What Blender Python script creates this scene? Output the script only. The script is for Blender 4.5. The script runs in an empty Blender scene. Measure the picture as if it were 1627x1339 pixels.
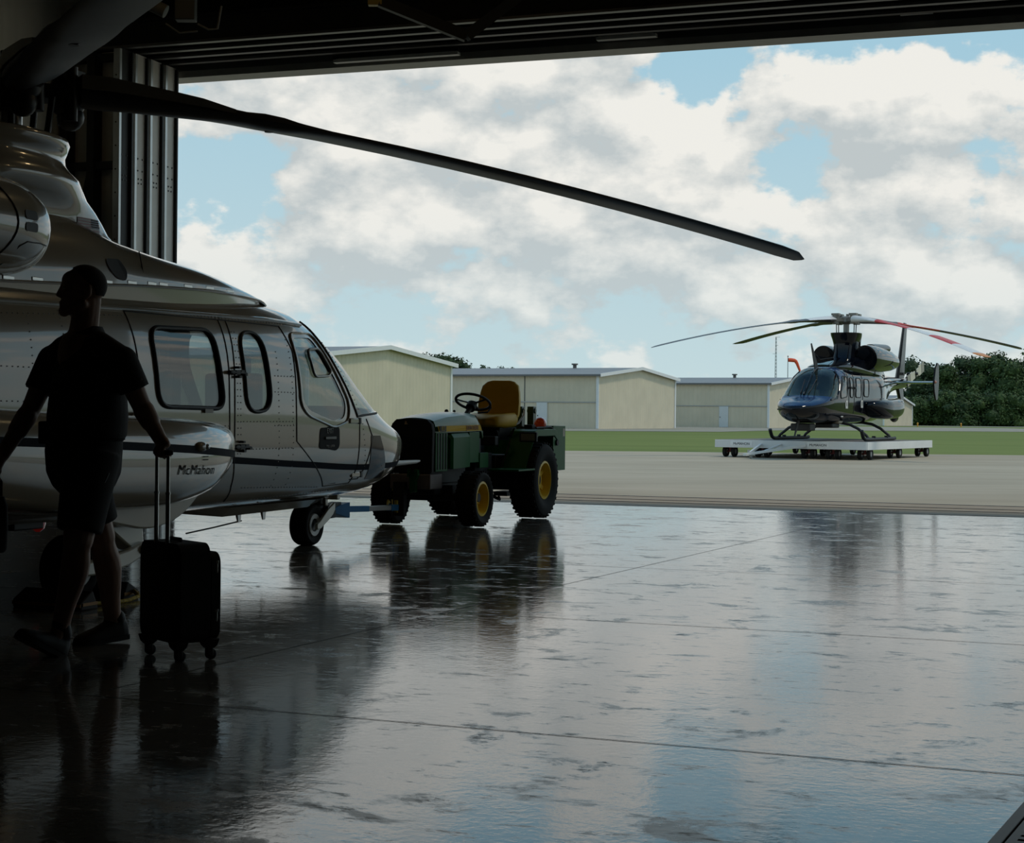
import bpy, bmesh, math, random
from mathutils import Vector, Matrix
from mathutils.bvhtree import BVHTree

random.seed(7)
SC = bpy.context.scene
COL = SC.collection
R = math.radians

# ------------------------------------------------------------------ camera
F_PX, IMG_W, IMG_H, CAM_H = 2600.0, 1627, 1339, 1.16
PITCH = -math.atan((669.5 - 656.5) / F_PX)
ROLL = 0.0105
cam_data = bpy.data.cameras.new('camera')
cam_data.sensor_fit = 'HORIZONTAL'
cam_data.sensor_width = 36.0
cam_data.lens = F_PX / IMG_W * 36.0
cam_data.clip_start = 0.05
cam_data.clip_end = 3000
cam = bpy.data.objects.new('camera', cam_data)
COL.objects.link(cam)
cam.location = (0, 0, CAM_H)
cam.rotation_euler = (Matrix.Rotation(math.pi / 2 + PITCH, 4, 'X') @ Matrix.Rotation(ROLL, 4, 'Z')).to_euler()
SC.camera = cam

# ------------------------------------------------------------------ exposure
vs = SC.view_settings
vs.view_transform = 'Standard'
try: vs.look = 'None'
except Exception: pass
vs.gamma = 1.0
vs.use_curve_mapping = False
vs.exposure = 0.0
SC.cycles.use_denoising = True
SC.cycles.max_bounces = 10
SC.cycles.diffuse_bounces = 4
SC.cycles.glossy_bounces = 5
SC.cycles.transparent_max_bounces = 12
SC.cycles.sample_clamp_indirect = 6.0

# ------------------------------------------------------------------ world: blue sky with cumulus
world = bpy.data.worlds.new('cloudy_sky')
SC.world = world
world.use_nodes = True
wt = world.node_tree
wt.nodes.clear()

def wmath(t, op, a, b=None, c=None, clamp=False):
    n = t.nodes.new('ShaderNodeMath'); n.operation = op; n.use_clamp = clamp
    for i, v in enumerate((a, b, c)):
        if v is None: continue
        if isinstance(v, (int, float)): n.inputs[i].default_value = v
        else: t.links.new(v, n.inputs[i])
    return n.outputs[0]

def wrange(t, v, a, b, c, d, smooth=True):
    n = t.nodes.new('ShaderNodeMapRange')
    n.interpolation_type = 'SMOOTHSTEP' if smooth else 'LINEAR'
    t.links.new(v, n.inputs['Value'])
    for k, x in zip(('From Min', 'From Max', 'To Min', 'To Max'), (a, b, c, d)):
        n.inputs[k].default_value = x
    return n.outputs['Result']

def wmix(t, f, a, b, mode='MIX'):
    n = t.nodes.new('ShaderNodeMix'); n.data_type = 'RGBA'; n.blend_type = mode
    for s, v in ((n.inputs[0], f), (n.inputs[6], a), (n.inputs[7], b)):
        if isinstance(v, (int, float)): s.default_value = v
        elif isinstance(v, tuple): s.default_value = (*v, 1)
        else: t.links.new(v, s)
    return n.outputs[2]

# cloud masses by direction: (azimuth, elevation, half widths, weight) in radians; negative = clear blue
CLOUDS = [
    (-0.03, 0.175, 0.20, 0.07, 0.20), (-0.13, 0.205, 0.10, 0.05, 0.14), (0.11, 0.150, 0.08, 0.05, 0.20),
    (-0.02, 0.120, 0.15, 0.025, 0.16),
    (0.245, 0.187, 0.060, 0.032, 0.26), (0.325, 0.190, 0.03, 0.03, 0.16), (0.155, 0.235, 0.05, 0.018, 0.10),
    (-0.115, 0.100, 0.05, 0.025, 0.16), (-0.045, 0.070, 0.03, 0.022, 0.12), (0.06, 0.090, 0.07, 0.025, 0.14),
    (0.25, 0.110, 0.09, 0.045, 0.15), (0.30, 0.065, 0.07, 0.025, 0.08), (-0.190, 0.092, 0.022, 0.016, 0.16), (-0.200, 0.126, 0.014, 0.010, 0.12),
    (-0.180, 0.146, 0.045, 0.028, -0.34), (0.118, 0.207, 0.038, 0.022, -0.36), (0.240, 0.233, 0.12, 0.018, -0.30),
    (0.180, 0.146, 0.014, 0.016, -0.18), (0.25, 0.085, 0.12, 0.05, 0.10), (0.05, 0.070, 0.2, 0.035, 0.08), (0.04, 0.215, 0.05, 0.02, 0.14), (0.205, 0.160, 0.025, 0.03, 0.10), (-0.155, 0.103, 0.025, 0.018, -0.12), (0.02, 0.045, 0.2, 0.02, -0.05),
    (0.18, 0.30, 0.12, 0.05, -0.24), (0.02, 0.285, 0.06, 0.04, -0.22),
]
g = bpy.data.node_groups.new('cloud_density', 'ShaderNodeTree')
g.interface.new_socket('P', in_out='INPUT', socket_type='NodeSocketVector')
g.interface.new_socket('D', in_out='OUTPUT', socket_type='NodeSocketFloat')
gi = g.nodes.new('NodeGroupInput'); go = g.nodes.new('NodeGroupOutput')
wn = g.nodes.new('ShaderNodeTexNoise'); wn.inputs['Scale'].default_value = 22.0; wn.inputs['Detail'].default_value = 5.0
g.links.new(gi.outputs[0], wn.inputs['Vector'])
wc = g.nodes.new('ShaderNodeVectorMath'); wc.operation = 'SUBTRACT'; wc.inputs[1].default_value = (0.5, 0.5, 0.5); g.links.new(wn.outputs['Color'], wc.inputs[0])
wsc = g.nodes.new('ShaderNodeVectorMath'); wsc.operation = 'MULTIPLY'; wsc.inputs[1].default_value = (0.085, 0.060, 0.0); g.links.new(wc.outputs[0], wsc.inputs[0])
wp = g.nodes.new('ShaderNodeVectorMath'); wp.operation = 'ADD'; g.links.new(gi.outputs[0], wp.inputs[0]); g.links.new(wsc.outputs[0], wp.inputs[1])
nz = g.nodes.new('ShaderNodeTexNoise'); nz.inputs['Scale'].default_value = 15.0
nz.inputs['Detail'].default_value = 9.0; nz.inputs['Roughness'].default_value = 0.56
vm = g.nodes.new('ShaderNodeVectorMath'); vm.operation = 'MULTIPLY'; vm.inputs[1].default_value = (1.0, 1.55, 1.0)
g.links.new(gi.outputs[0], vm.inputs[0]); g.links.new(vm.outputs[0], nz.inputs['Vector'])
acc = wmath(g, 'MULTIPLY_ADD', nz.outputs['Fac'], 1.35, -0.17)
for (ca, ce, wa, we, wgt) in CLOUDS:
    s = g.nodes.new('ShaderNodeVectorMath'); s.operation = 'SUBTRACT'; s.inputs[1].default_value = (ca, ce, 0)
    g.links.new(wp.outputs[0], s.inputs[0])
    m = g.nodes.new('ShaderNodeVectorMath'); m.operation = 'MULTIPLY'; m.inputs[1].default_value = (1 / wa, 1 / we, 0)
    g.links.new(s.outputs[0], m.inputs[0])
    l = g.nodes.new('ShaderNodeVectorMath'); l.operation = 'LENGTH'; g.links.new(m.outputs[0], l.inputs[0])
    acc = wmath(g, 'ADD', acc, wrange(g, l.outputs['Value'], 0.0, 1.6, wgt, 0.0))
g.links.new(acc, go.inputs[0])

tc = wt.nodes.new('ShaderNodeTexCoord')
sx = wt.nodes.new('ShaderNodeSeparateXYZ'); wt.links.new(tc.outputs['Generated'], sx.inputs[0])
az = wmath(wt, 'ARCTAN2', sx.outputs[0], sx.outputs[1])
el = wmath(wt, 'ARCSINE', sx.outputs[2])
cb = wt.nodes.new('ShaderNodeCombineXYZ'); wt.links.new(az, cb.inputs[0]); wt.links.new(el, cb.inputs[1])
ga = wt.nodes.new('ShaderNodeGroup'); ga.node_tree = g; wt.links.new(cb.outputs[0], ga.inputs[0])
up = wt.nodes.new('ShaderNodeVectorMath'); up.operation = 'ADD'; up.inputs[1].default_value = (0.008, 0.022, 0)
wt.links.new(cb.outputs[0], up.inputs[0])
gb = wt.nodes.new('ShaderNodeGroup'); gb.node_tree = g; wt.links.new(up.outputs[0], gb.inputs[0])
dens = wmath(wt, 'SUBTRACT', ga.outputs[0], wrange(wt, el, 0.28, 0.9, 0.0, 0.16))
alpha = wrange(wt, dens, 0.47, 0.60, 0.0, 1.0)
lit = wmath(wt, 'MULTIPLY_ADD', wmath(wt, 'SUBTRACT', ga.outputs[0], gb.outputs[0]), 3.0, 0.50, clamp=True)
blue = wmix(wt, wrange(wt, el, 0.0, 0.30, 0, 1, False), (0.56, 0.70, 0.72), (0.29, 0.54, 0.70))
blue = wmix(wt, wrange(wt, el, 0.30, 1.2, 0, 1, False), blue, (0.10, 0.25, 0.48))
white = wmix(wt, lit, (0.52, 0.57, 0.58), (0.86, 0.85, 0.80))
haze = wrange(wt, el, 0.0, 0.14, 0.55, 1.0)
sky = wmix(wt, wmath(wt, 'MULTIPLY', alpha, haze), blue, white)
grd = wmix(wt, wrange(wt, el, -0.02, 0.0, 0, 1, False), (0.16, 0.17, 0.12), sky)
bg = wt.nodes.new('ShaderNodeBackground'); wt.links.new(grd, bg.inputs[0]); bg.inputs[1].default_value = 1.0
wo = wt.nodes.new('ShaderNodeOutputWorld'); wt.links.new(bg.outputs[0], wo.inputs[0])

# ------------------------------------------------------------------ sun (high, behind thin cloud, from behind right)
sd = bpy.data.lights.new('sun', 'SUN'); sd.energy = 1.35; sd.angle = R(8); sd.color = (1.0, 0.91, 0.76)
so = bpy.data.objects.new('sun', sd); COL.objects.link(so)
so.location = (30, -20, 60)
so.rotation_euler = Vector((-0.50, 0.16, -1.0)).to_track_quat('-Z', 'Y').to_euler()
# ------------------------------------------------------------------ materials
MATS = {}
def mat(name, col, rough=0.5, metal=0.0, coat=0.0, var=0.0, scale=6.0, bump=0.0, bscale=60.0, spec=0.5, emit=0.0, coat_rough=0.04):
    if name in MATS: return MATS[name]
    m = bpy.data.materials.new(name); m.use_nodes = True
    t = m.node_tree; p = t.nodes['Principled BSDF']
    p.inputs['Base Color'].default_value = (*col, 1)
    p.inputs['Roughness'].default_value = rough
    p.inputs['Metallic'].default_value = metal
    p.inputs['Specular IOR Level'].default_value = spec
    p.inputs['Coat Weight'].default_value = coat
    p.inputs['Coat Roughness'].default_value = coat_rough
    if emit:
        p.inputs['Emission Color'].default_value = (*col, 1); p.inputs['Emission Strength'].default_value = emit
    tc = t.nodes.new('ShaderNodeTexCoord')
    n = t.nodes.new('ShaderNodeTexNoise'); n.inputs['Scale'].default_value = scale; n.inputs['Detail'].default_value = 5
    t.links.new(tc.outputs['Object'], n.inputs['Vector'])
    v = max(var, 0.03)
    c = wmix(t, wrange(t, n.outputs['Fac'], 0.3, 0.7, 0, 1, False), tuple(x * (1 - v) for x in col), tuple(min(1, x * (1 + v)) for x in col))
    t.links.new(c, p.inputs['Base Color'])
    if bump:
        n2 = t.nodes.new('ShaderNodeTexNoise'); n2.inputs['Scale'].default_value = bscale; n2.inputs['Detail'].default_value = 3
        t.links.new(tc.outputs['Object'], n2.inputs['Vector'])
        b = t.nodes.new('ShaderNodeBump'); b.inputs['Strength'].default_value = bump; b.inputs['Distance'].default_value = 0.01
        t.links.new(n2.outputs['Fac'], b.inputs['Height']); t.links.new(b.outputs[0], p.inputs['Normal'])
    MATS[name] = m
    return m

def glass(name, tint, ior=1.5, rough=0.0):
    if name in MATS: return MATS[name]
    m = bpy.data.materials.new(name); m.use_nodes = True
    t = m.node_tree; t.nodes.clear()
    o = t.nodes.new('ShaderNodeOutputMaterial'); mx = t.nodes.new('ShaderNodeMixShader')
    tr = t.nodes.new('ShaderNodeBsdfTransparent'); gl = t.nodes.new('ShaderNodeBsdfGlossy')
    tr.inputs[0].default_value = (*tint, 1); gl.inputs['Roughness'].default_value = rough
    ge = t.nodes.new('ShaderNodeNewGeometry'); dt = t.nodes.new('ShaderNodeVectorMath'); dt.operation = 'DOT_PRODUCT'
    t.links.new(ge.outputs['Normal'], dt.inputs[0]); t.links.new(ge.outputs['Incoming'], dt.inputs[1])
    c = wmath(t, 'SUBTRACT', 1.0, wmath(t, 'ABSOLUTE', dt.outputs['Value']), clamp=True)
    f0 = ((ior - 1) / (ior + 1)) ** 2
    fr = wmath(t, 'MULTIPLY_ADD', wmath(t, 'POWER', c, 5.0), 1 - f0, f0)
    t.links.new(fr, mx.inputs[0]); t.links.new(tr.outputs[0], mx.inputs[1]); t.links.new(gl.outputs[0], mx.inputs[2])
    t.links.new(mx.outputs[0], o.inputs[0])
    MATS[name] = m
    return m

def ribbed(name, col, axis, period, depth=0.02, rough=0.5):
    """corrugated sheet: fine vertical ribs by bump along an object axis"""
    if name in MATS: return MATS[name]
    m = mat(name, col, rough, var=0.06, scale=0.7)
    t = m.node_tree; p = t.nodes['Principled BSDF']
    tc = t.nodes.new('ShaderNodeTexCoord'); s = t.nodes.new('ShaderNodeSeparateXYZ'); t.links.new(tc.outputs['Object'], s.inputs[0])
    w = wmath(t, 'SINE', wmath(t, 'MULTIPLY', s.outputs[axis], 2 * math.pi / period))
    w = wmath(t, 'POWER', wmath(t, 'MULTIPLY_ADD', w, 0.5, 0.5), 4.0)
    b = t.nodes.new('ShaderNodeBump'); b.inputs['Strength'].default_value = 0.9; b.inputs['Distance'].default_value = depth
    t.links.new(w, b.inputs['Height']); t.links.new(b.outputs[0], p.inputs['Normal'])
    return m

# ------------------------------------------------------------------ mesh builder
def V(*a): return Vector(a)

def basis(d):
    d = Vector(d).normalized()
    a = Vector((0, 0, 1)) if abs(d.z) < 0.95 else Vector((1, 0, 0))
    x = d.cross(a).normalized(); y = d.cross(x).normalized()
    return x, y

class MB:
    def __init__(self): self.bm = bmesh.new()
    def face(self, vs, mi=0):
        try:
            f = self.bm.faces.new(vs); f.material_index = mi; return f
        except ValueError: return None
    def poly(self, pts, mi=0):
        return self.face([self.bm.verts.new(p) for p in pts], mi)
    def loft(self, rings, cap0=True, cap1=True, mi=0, closed=True):
        vr = [[self.bm.verts.new(p) for p in r] for r in rings]
        n = len(vr[0])
        for a, b in zip(vr[:-1], vr[1:]):
            for i in range(n if closed else n - 1):
                j = (i + 1) % n
                self.face([a[i], a[j], b[j], b[i]], mi)
        if cap0: self.face(vr[0][::-1], mi)
        if cap1: self.face(vr[-1], mi)
        return self
    def box(self, c, s, rot=None, mi=0, taper=1.0):
        hx, hy, hz = s[0] / 2, s[1] / 2, s[2] / 2
        def ring(z, k): return [V(-hx * k, -hy * k, z), V(hx * k, -hy * k, z), V(hx * k, hy * k, z), V(-hx * k, hy * k, z)]
        rs = [ring(-hz, 1), ring(hz, taper)]
        M = rot if rot is not None else Matrix.Identity(3)
        rs = [[M @ p + Vector(c) for p in r] for r in rs]
        return self.loft(rs, mi=mi)
    def bar(self, p0, p1, w, h, mi=0):
        """rectangular bar between two points; w sideways, h upward-ish"""
        p0, p1 = Vector(p0), Vector(p1); d = (p1 - p0).normalized()
        a = Vector((0, 0, 1)) if abs(d.z) < 0.95 else Vector((0, 1, 0))
        x = d.cross(a).normalized(); y = x.cross(d).normalized()
        q = [(-1, -1), (1, -1), (1, 1), (-1, 1)]
        return self.loft([[p + x * (w / 2 * i) + y * (h / 2 * j) for i, j in q] for p in (p0, p1)], mi=mi)
    def cyl(self, p0, p1, r0, r1=None, n=16, mi=0, caps=True):
        r1 = r0 if r1 is None else r1
        p0, p1 = Vector(p0), Vector(p1); x, y = basis(p1 - p0)
        rs = [[p + (x * math.cos(2 * math.pi * i / n) + y * math.sin(2 * math.pi * i / n)) * r for i in range(n)] for p, r in ((p0, r0), (p1, r1))]
        return self.loft(rs, caps, caps, mi)
    def tube(self, pts, r, n=8, mi=0, closed=False):
        pts = [Vector(p) for p in pts]; m = len(pts); rings = []
        rr = r if isinstance(r, (list, tuple)) else [r] * m
        px = None
        for i, p in enumerate(pts):
            if closed: d = pts[(i + 1) % m] - pts[i - 1]
            else: d = pts[min(i + 1, m - 1)] - pts[max(i - 1, 0)]
            if d.length < 1e-9: d = Vector((0, 0, 1))
            d.normalize()
            if px is None: x, _ = basis(d)
            else:
                x = px - d * px.dot(d)
                x = x.normalized() if x.length > 1e-6 else basis(d)[0]
            px = x; y = d.cross(x)
            rings.append([p + (x * math.cos(2 * math.pi * k / n) + y * math.sin(2 * math.pi * k / n)) * rr[i] for k in range(n)])
        if closed: rings.append(rings[0]); return self.loft(rings, False, False, mi)
        return self.loft(rings, True, True, mi)
    def lathe(self, prof, c, axis, n=32, mi=0, cap0=True, cap1=True):
        """prof: list of (radius, offset along axis)"""
        c = Vector(c); a = Vector(axis).normalized(); x, y = basis(a)
        rs = [[c + a * h + (x * math.cos(2 * math.pi * i / n) + y * math.sin(2 * math.pi * i / n)) * max(r, 1e-4) for i in range(n)] for r, h in prof]
        return self.loft(rs, cap0, cap1, mi)
    def prism(self, pts, vec, mi=0):
        v = Vector(vec)
        return self.loft([[Vector(p) for p in pts], [Vector(p) + v for p in pts]], mi=mi)
    def ball(self, c, r, n=16, m=10, mi=0, rot=None):
        c = Vector(c); r = r if isinstance(r, (tuple, list)) else (r, r, r)
        M = rot if rot is not None else Matrix.Identity(3)
        rs = []
        for j in range(m + 1):
            t = -math.pi / 2 + math.pi * j / m
            ct = max(math.cos(t), 0.01)
            rs.append([M @ Vector((r[0] * ct * math.cos(2 * math.pi * i / n), r[1] * ct * math.sin(2 * math.pi * i / n), r[2] * math.sin(t))) + c for i in range(n)])
        return self.loft(rs, mi=mi)
    def capsule(self, p0, p1, r0, r1, n=14):
        """tapered round-ended limb"""
        p0, p1 = Vector(p0), Vector(p1); d = (p1 - p0); L = d.length; d.normalize(); x, y = basis(d)
        rs = []
        for j in range(6):
            t = math.pi / 2 * (1 - j / 5); rs.append((p0 - d * r0 * math.sin(t), max(r0 * math.cos(t), 1e-4)))
        for j in range(6):
            t = math.pi / 2 * j / 5; rs.append((p1 + d * r1 * math.sin(t), max(r1 * math.cos(t), 1e-4)))
        return self.loft([[p + (x * math.cos(2 * math.pi * i / n) + y * math.sin(2 * math.pi * i / n)) * r for i in range(n)] for p, r in rs])
    def build(self, name, mats, parent=None, smooth=35, bevel=0, kind=None, label=None, recalc=True):
        bm = self.bm
        if recalc: bmesh.ops.recalc_face_normals(bm, faces=bm.faces[:])
        if smooth:
            lim = R(smooth)
            for f in bm.faces: f.smooth = True
            for e in bm.edges:
                if len(e.link_faces) == 2:
                    try: e.smooth = e.calc_face_angle() < lim
                    except ValueError: pass
        me = bpy.data.meshes.new(name); bm.to_mesh(me); bm.free()
        for m in (mats if isinstance(mats, (list, tuple)) else [mats]): me.materials.append(m)
        o = bpy.data.objects.new(name, me); COL.objects.link(o)
        if parent is not None: o.parent = parent
        if bevel:
            b = o.modifiers.new('bevel', 'BEVEL'); b.width = bevel; b.segments = 2; b.limit_method = 'ANGLE'; b.angle_limit = R(40)
        if kind: o['kind'] = kind
        if label: o['label'] = label
        return o

def tag(o, label, cat, group=None, kind=None):
    o['label'] = label; o['category'] = cat
    if group: o['group'] = group
    if kind: o['kind'] = kind
    return o
def thing(name, label, cat, loc=(0, 0, 0), rz=0.0, group=None):
    o = bpy.data.objects.new(name, None); COL.objects.link(o)
    o.empty_display_size = 0.2
    o.location = loc; o.rotation_euler = (0, 0, rz)
    return tag(o, label, cat, group)
def copy_tree(o, parent=None):
    c = o.copy(); COL.objects.link(c)
    if parent is not None: c.parent = parent
    for ch in o.children: copy_tree(ch, c)
    return c
def bake(o):
    """replace an object's mesh by its evaluated mesh and drop the modifiers"""
    dg = bpy.context.evaluated_depsgraph_get(); dg.update()
    me = bpy.data.meshes.new_from_object(o.evaluated_get(dg))
    o.modifiers.clear(); old = o.data; o.data = me; bpy.data.meshes.remove(old)
    return o
def lettering(name, txt, size, material, parent, M, extrude=0.002, shear=0.0, spacing=1.0, label=None):
    cu = bpy.data.curves.new(name, 'FONT'); cu.body = txt; cu.size = size; cu.extrude = extrude; cu.shear = shear
    cu.space_character = spacing; cu.align_x = 'CENTER'; cu.align_y = 'CENTER'
    tmp = bpy.data.objects.new(name, cu); COL.objects.link(tmp)
    dg = bpy.context.evaluated_depsgraph_get(); dg.update()
    me = bpy.data.meshes.new_from_object(tmp.evaluated_get(dg))
    bpy.data.objects.remove(tmp); bpy.data.curves.remove(cu)
    me.transform(M); me.materials.clear(); me.materials.append(material)
    o = bpy.data.objects.new(name, me); COL.objects.link(o)
    if parent is not None: o.parent = parent
    if label: o['label'] = label
    return o
def frame_matrix(origin, x, y):
    x = Vector(x).normalized(); y = Vector(y).normalized(); z = x.cross(y)
    return Matrix(((x.x, y.x, z.x, origin[0]), (x.y, y.y, z.y, origin[1]), (x.z, y.z, z.z, origin[2]), (0, 0, 0, 1)))

def lerp(a, b, t): return a + (b - a) * t
def interp(tab, x):
    """monotone cubic interpolation of rows (x, v1, v2, ...)"""
    n = len(tab)
    if x <= tab[0][0]: return list(tab[0][1:])
    if x >= tab[-1][0]: return list(tab[-1][1:])
    for i in range(n - 1):
        if tab[i][0] <= x <= tab[i + 1][0]: break
    h = tab[i + 1][0] - tab[i][0]; t = (x - tab[i][0]) / h; out = []
    for k in range(1, len(tab[0])):
        def sl(j): return (tab[j + 1][k] - tab[j][k]) / (tab[j + 1][0] - tab[j][0])
        def tan(j):
            if j == 0: return sl(0)
            if j == n - 1: return sl(n - 2)
            a, b = sl(j - 1), sl(j)
            return 0.0 if a * b <= 0 else 2 * a * b / (a + b)
        m0, m1 = tan(i), tan(i + 1)
        a, b = tab[i][k], tab[i + 1][k]
        out.append((2 * t**3 - 3 * t**2 + 1) * a + (t**3 - 2 * t**2 + t) * h * m0 + (-2 * t**3 + 3 * t**2) * b + (t**3 - t**2) * h * m1)
    return out

def tyre(mb, c, axis, rad, wid, rim, n=40, lugs=0):
    """round-shouldered tyre as a lathe about the axle"""
    h = wid / 2
    mb.lathe([(rim, -h * 0.72), (rim + (rad - rim) * 0.35, -h * 0.96), (rim + (rad - rim) * 0.7, -h), (rad - 0.12 * (rad - rim), -h * 0.9), (rad, -h * 0.66), (rad, h * 0.66),
              (rad - 0.12 * (rad - rim), h * 0.9), (rim + (rad - rim) * 0.7, h), (rim + (rad - rim) * 0.35, h * 0.96), (rim, h * 0.72)], c, axis, n, cap0=False, cap1=False)
    if lugs:
        c = Vector(c); a = Vector(axis).normalized(); x, y = basis(a)
        for i in range(lugs):
            for s in (-1, 1):
                t = 2 * math.pi * (i + (0.5 if s > 0 else 0)) / lugs
                d = x * math.cos(t) + y * math.sin(t); tn = a.cross(d)
                Mx = Matrix((tn, a, d)).transposed()
                mb.box(c + d * (rad - 0.002) + a * s * h * 0.50, (0.024 * rad / 0.42, h * 0.75, 0.016), rot=Mx)
    return mb
# ------------------------------------------------------------------ hangar frame: u along the door, v outward, z up
HANGAR_LOC = (-4.73, 23.0, 0.0)
HANGAR_RZ = -math.atan2(0.3325, 0.943)
def set_hangar(o):
    o.location = HANGAR_LOC; o.rotation_euler = (0, 0, HANGAR_RZ); return o
def UVW(u, v):
    return (-4.73 + 0.943 * u + 0.3325 * v, 23.0 - 0.3325 * u + 0.943 * v)

def floor_material():
    m = bpy.data.materials.new('polished_concrete'); m.use_nodes = True
    t = m.node_tree; p = t.nodes['Principled BSDF']
    tc = t.nodes.new('ShaderNodeTexCoord')
    def noise(scale, detail, stretch=(1, 1, 1), rough=0.55, dist=0.0):
        mp = t.nodes.new('ShaderNodeMapping'); mp.inputs['Scale'].default_value = stretch
        t.links.new(tc.outputs['Object'], mp.inputs[0])
        n = t.nodes.new('ShaderNodeTexNoise'); n.inputs['Scale'].default_value = scale; n.inputs['Detail'].default_value = detail
        n.inputs['Roughness'].default_value = rough; n.inputs['Distortion'].default_value = dist
        t.links.new(mp.outputs[0], n.inputs['Vector']); return n.outputs['Fac']
    big = noise(0.55, 6, (1, 1.2, 1)); fine = noise(9.0, 9, (1, 1.6, 1), 0.7); blot = noise(2.3, 12, (1, 1.3, 1), 0.72, 0.5)
    scuff = noise(6.5, 12, (0.8, 2.2, 1), 0.74, 0.3)
    c = wmix(t, wrange(t, fine, 0.3, 0.7, 0, 1), (0.150, 0.138, 0.120), (0.215, 0.203, 0.180))
    stain = wrange(t, blot, 0.525, 0.63, 0, 1)
    c = wmix(t, wmath(t, 'MULTIPLY', stain, 0.6), c, (0.085, 0.070, 0.055))
    sc_ = wrange(t, scuff, 0.545, 0.64, 0, 1)
    c = wmix(t, wmath(t, 'MULTIPLY', sc_, 0.55), c, (0.06, 0.05, 0.042))
    t.links.new(c, p.inputs['Base Color'])
    r = wmath(t, 'MULTIPLY_ADD', big, 0.07, 0.02)
    r = wmath(t, 'ADD', r, wmath(t, 'MULTIPLY', stain, 0.22))
    r = wmath(t, 'ADD', r, wmath(t, 'MULTIPLY', sc_, 0.22))
    r = wmath(t, 'ADD', r, wmath(t, 'MULTIPLY', wrange(t, fine, 0.45, 0.75, 0, 1), 0.07))
    t.links.new(r, p.inputs['Roughness'])
    p.inputs['IOR'].default_value = 1.8
    p.inputs['Specular IOR Level'].default_value = 0.5
    b = t.nodes.new('ShaderNodeBump'); b.inputs['Strength'].default_value = 0.11; b.inputs['Distance'].default_value = 0.02
    hn = noise(26.0, 4, (1, 1, 1)); hb = noise(2.2, 3)
    t.links.new(wmath(t, 'ADD', wmath(t, 'MULTIPLY', hn, 0.30), wmath(t, 'MULTIPLY', hb, 0.6)), b.inputs['Height'])
    t.links.new(b.outputs[0], p.inputs['Normal'])
    MATS['floor'] = m
    return m

def ground_material(name, c0, c1, scale, stretch=(1, 1, 1), c2=None, rough=0.85, lo=0.3, hi=0.7):
    m = bpy.data.materials.new(name); m.use_nodes = True
    t = m.node_tree; p = t.nodes['Principled BSDF']; p.inputs['Roughness'].default_value = rough
    p.inputs['Specular IOR Level'].default_value = 0.25
    tc = t.nodes.new('ShaderNodeTexCoord'); mp = t.nodes.new('ShaderNodeMapping'); mp.inputs['Scale'].default_value = stretch
    t.links.new(tc.outputs['Object'], mp.inputs[0])
    n = t.nodes.new('ShaderNodeTexNoise'); n.inputs['Scale'].default_value = scale; n.inputs['Detail'].default_value = 9; n.inputs['Roughness'].default_value = 0.65
    t.links.new(mp.outputs[0], n.inputs['Vector'])
    c = wmix(t, wrange(t, n.outputs['Fac'], lo, hi, 0, 1), c0, c1)
    if c2:
        n2 = t.nodes.new('ShaderNodeTexNoise'); n2.inputs['Scale'].default_value = scale * 6; n2.inputs['Detail'].default_value = 8
        t.links.new(mp.outputs[0], n2.inputs['Vector'])
        c = wmix(t, wrange(t, n2.outputs['Fac'], 0.5, 0.75, 0, 0.6), c, c2)
    t.links.new(c, p.inputs['Base Color'])
    return m

DARK_JOINT = mat('joint_sealant', (0.035, 0.03, 0.027), 0.7)
# hangar floor with its saw-cut joints
mb = MB()
mb.poly([(-2.2, -32, 0), (32, -32, 0), (32, 0, 0), (-2.2, 0, 0)])
def joint(a, b, w):
    d = Vector((b[0] - a[0], b[1] - a[1], 0)).normalized(); n = Vector((-d.y, d.x, 0)) * w / 2
    A = Vector((*a, 0.0015)); B = Vector((*b, 0.0015))
    mb.poly([A - n, B - n, B + n, A + n], 1)
for v0, sl in ((-17.6, 0.0), (-14.2, -0.029), (-11.1, -0.020), (-7.9, -0.025), (-5.2, 0.01), (-2.4, 0.0)):
    joint((-1.8, v0 + sl * -1.8), (30, v0 + sl * 30), 0.008)
joint((8.3, -14.3), (9.42, -2.6), 0.006)
joint((2.2, -20), (2.9, 0), 0.010); joint((15.0, -20), (15.7, 0), 0.010)
FLOOR = set_hangar(mb.build('floor', [floor_material(), DARK_JOINT], kind='structure', smooth=0, recalc=False))

# sill with the door guide rails
mb = MB()
mb.poly([(-6, 0.0, 0.002), (32, 0.0, 0.002), (32, 2.4, 0.002), (-6, 2.4, 0.002)])
for v in (0.86, 1.5):
    mb.box((13, v, 0.004), (38, 0.03, 0.008), mi=1)
mb.box((13, 2.38, 0.004), (38, 0.06, 0.006), mi=1)
set_hangar(mb.build('trim_sill', [ground_material('sill_concrete', (0.30, 0.245, 0.18), (0.37, 0.305, 0.23), 1.5, (0.4, 2, 1)), mat('rail_steel', (0.08, 0.07, 0.06), 0.5, 0.6)], kind='structure', smooth=0))

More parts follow.
